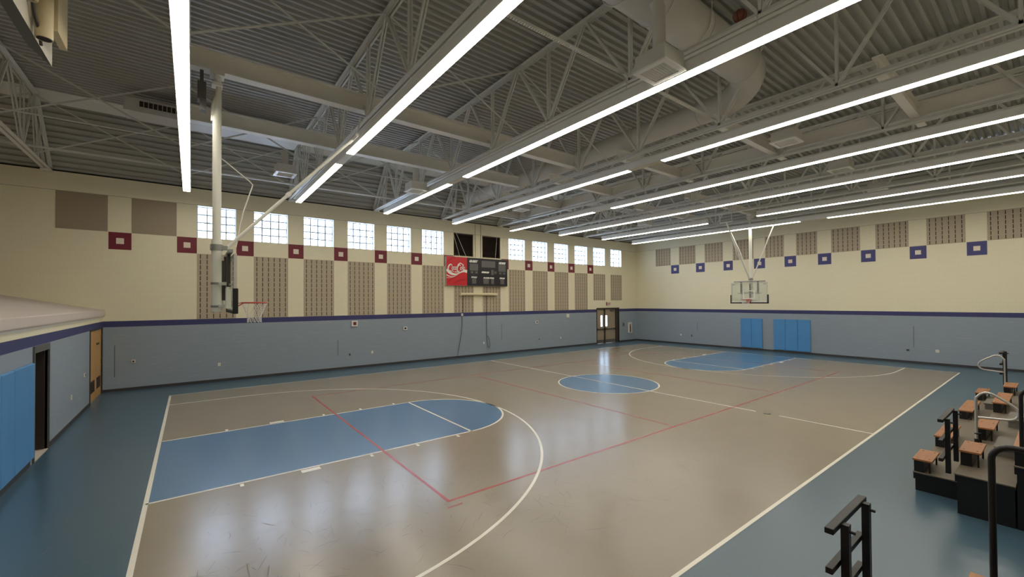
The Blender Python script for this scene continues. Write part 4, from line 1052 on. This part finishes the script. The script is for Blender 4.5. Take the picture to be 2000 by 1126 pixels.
mb = MB(); lp = [(1.07, YF-.03, 3.89), (1.07, YF-.03, 2.2), (1.08, YF-.04, 1.15), (1.10, YF-.05, .70), (1.16, YF-.06, .46), (1.25, YF-.06, .42), (1.27, YF-.06, .62), (1.20, YF-.06, .95), (1.11, YF-.055, 1.08)]
mb.tube(smooth(lp), .011, 6); tag(mb.build('hanging_cord', 'black', origin=(1.07, YF-.03, 3.89)), 'thin dark cord with a loop at its end hanging below the scoreboard', 'cord', 'cords under the scoreboard')

# ------------------------------------------------------------------ overhead case at upper left
t = T('overhead_case', (-13.9, -2.2, 6.5), 'pale overhead equipment case with a hanging tan tube at the upper left corner', 'case')
mb = MB(); x0, x1, z0, z1 = -14.06, -13.905, 6.5, 7.15
v = [(x1, -9.5, z0), (x1, -1.41, z0), (-14.03, -1.98, z0), (-14.06, -9.5, z0), (x1, -9.5, z1), (x1, -1.41, z1), (-14.03, -1.98, z1), (-14.06, -9.5, z1)]
mb.raw(v, [(0, 3, 2, 1)], 1); mb.raw(v, [(4, 5, 6, 7), (0, 1, 5, 4), (1, 2, 6, 5), (2, 3, 7, 6), (3, 0, 4, 7)], 0)
t.part('case_body', mb, ['beamwhite', 'beamgrey'])
mb = MB(); mb.tube([(-13.80, -2.38, 6.46), (-13.80, -2.38, 9.3)], .085, 20); mb.tube([(-13.80, -2.38, 6.458), (-13.80, -2.38, 6.462)], .07, 16, mi=1); t.part('hanging_tube', mb, ['tan', 'dark'])
mb = MB(); mb.box(-13.78, -13.70, -2.25, -1.72, 6.66, 9.3); t.part('hanging_board', mb, 'tan')
mb = MB(); mb.tube(smooth([(-13.86, -2.62, 7.6), (-13.85, -2.7, 7.1), (-13.86, -2.55, 6.75), (-13.84, -2.42, 6.55), (-13.86, -2.2, 6.45)]), .018, 8); mb.tube(smooth([(-13.86, -2.8, 7.7), (-13.84, -2.75, 7.1), (-13.85, -2.6, 6.8)]), .014, 8); t.part('cable', mb, 'hoopdark')
mb = MB()
for k in range(5): mb.tube([(-13.86+.05*math.cos(2*PI*i/10), -2.66+.05*math.sin(2*PI*i/10), 6.80+.035*k) for i in range(10)], .018, 6, closed=True)
t.part('rope_coil', mb, 'rope')
mb = MB(); mb.bar((-13.98, -3.0, z1), (-13.98, -3.0, ZD), .04, .04); mb.bar((-13.98, -8.0, z1), (-13.98, -8.0, ZD), .04, .04); t.part('hanger', mb, 'steel')

# ball lodged under the roof
mb = MB(); bx0_, by0_, bz0_, br_ = BALL
n1_, n2_ = 20, 12
vv = [(bx0_+br_*math.sin(PI*j/n2_)*math.cos(2*PI*i/n1_), by0_+br_*math.sin(PI*j/n2_)*math.sin(2*PI*i/n1_), bz0_+br_*math.cos(PI*j/n2_)) for j in range(n2_+1) for i in range(n1_)]
mb.raw(vv, [(j*n1_+i, j*n1_+(i+1) % n1_, (j+1)*n1_+(i+1) % n1_, (j+1)*n1_+i) for j in range(n2_) for i in range(n1_)], 0, True)
t = T('ball', (bx0_, by0_, bz0_), 'worn reddish brown ball lodged high in the roof steel near the top edge', 'ball')
t.part('ball_skin', mb, 'ball')
mb = MB()
for k in range(3):
    a = k*PI/3; mb.tube([(bx0_+br_*1.002*math.cos(2*PI*i/24)*math.cos(a), by0_+br_*1.002*math.cos(2*PI*i/24)*math.sin(a), bz0_+br_*1.002*math.sin(2*PI*i/24)) for i in range(24)], .004, 5, closed=True)
t.part('seams', mb, 'dark')

# ------------------------------------------------------------------ daylight
wld = bpy.data.worlds.new('sky'); scene.world = wld; wld.use_nodes = True
bg = wld.node_tree.nodes['Background']; bg.inputs['Color'].default_value = (.66, .78, 1.0, 1); bg.inputs['Strength'].default_value = 14.0

# ------------------------------------------------------------------ view
vs_ = scene.view_settings
vs_.view_transform = 'Standard'; vs_.look = 'None'; vs_.gamma = 1.0; vs_.exposure = 0.25; vs_.use_curve_mapping = False
scene.cycles.max_bounces = 10; scene.cycles.diffuse_bounces = 5; scene.cycles.glossy_bounces = 4; scene.cycles.transparent_max_bounces = 12
scene.cycles.use_denoising = True
scene.cycles.sample_clamp_indirect = 8
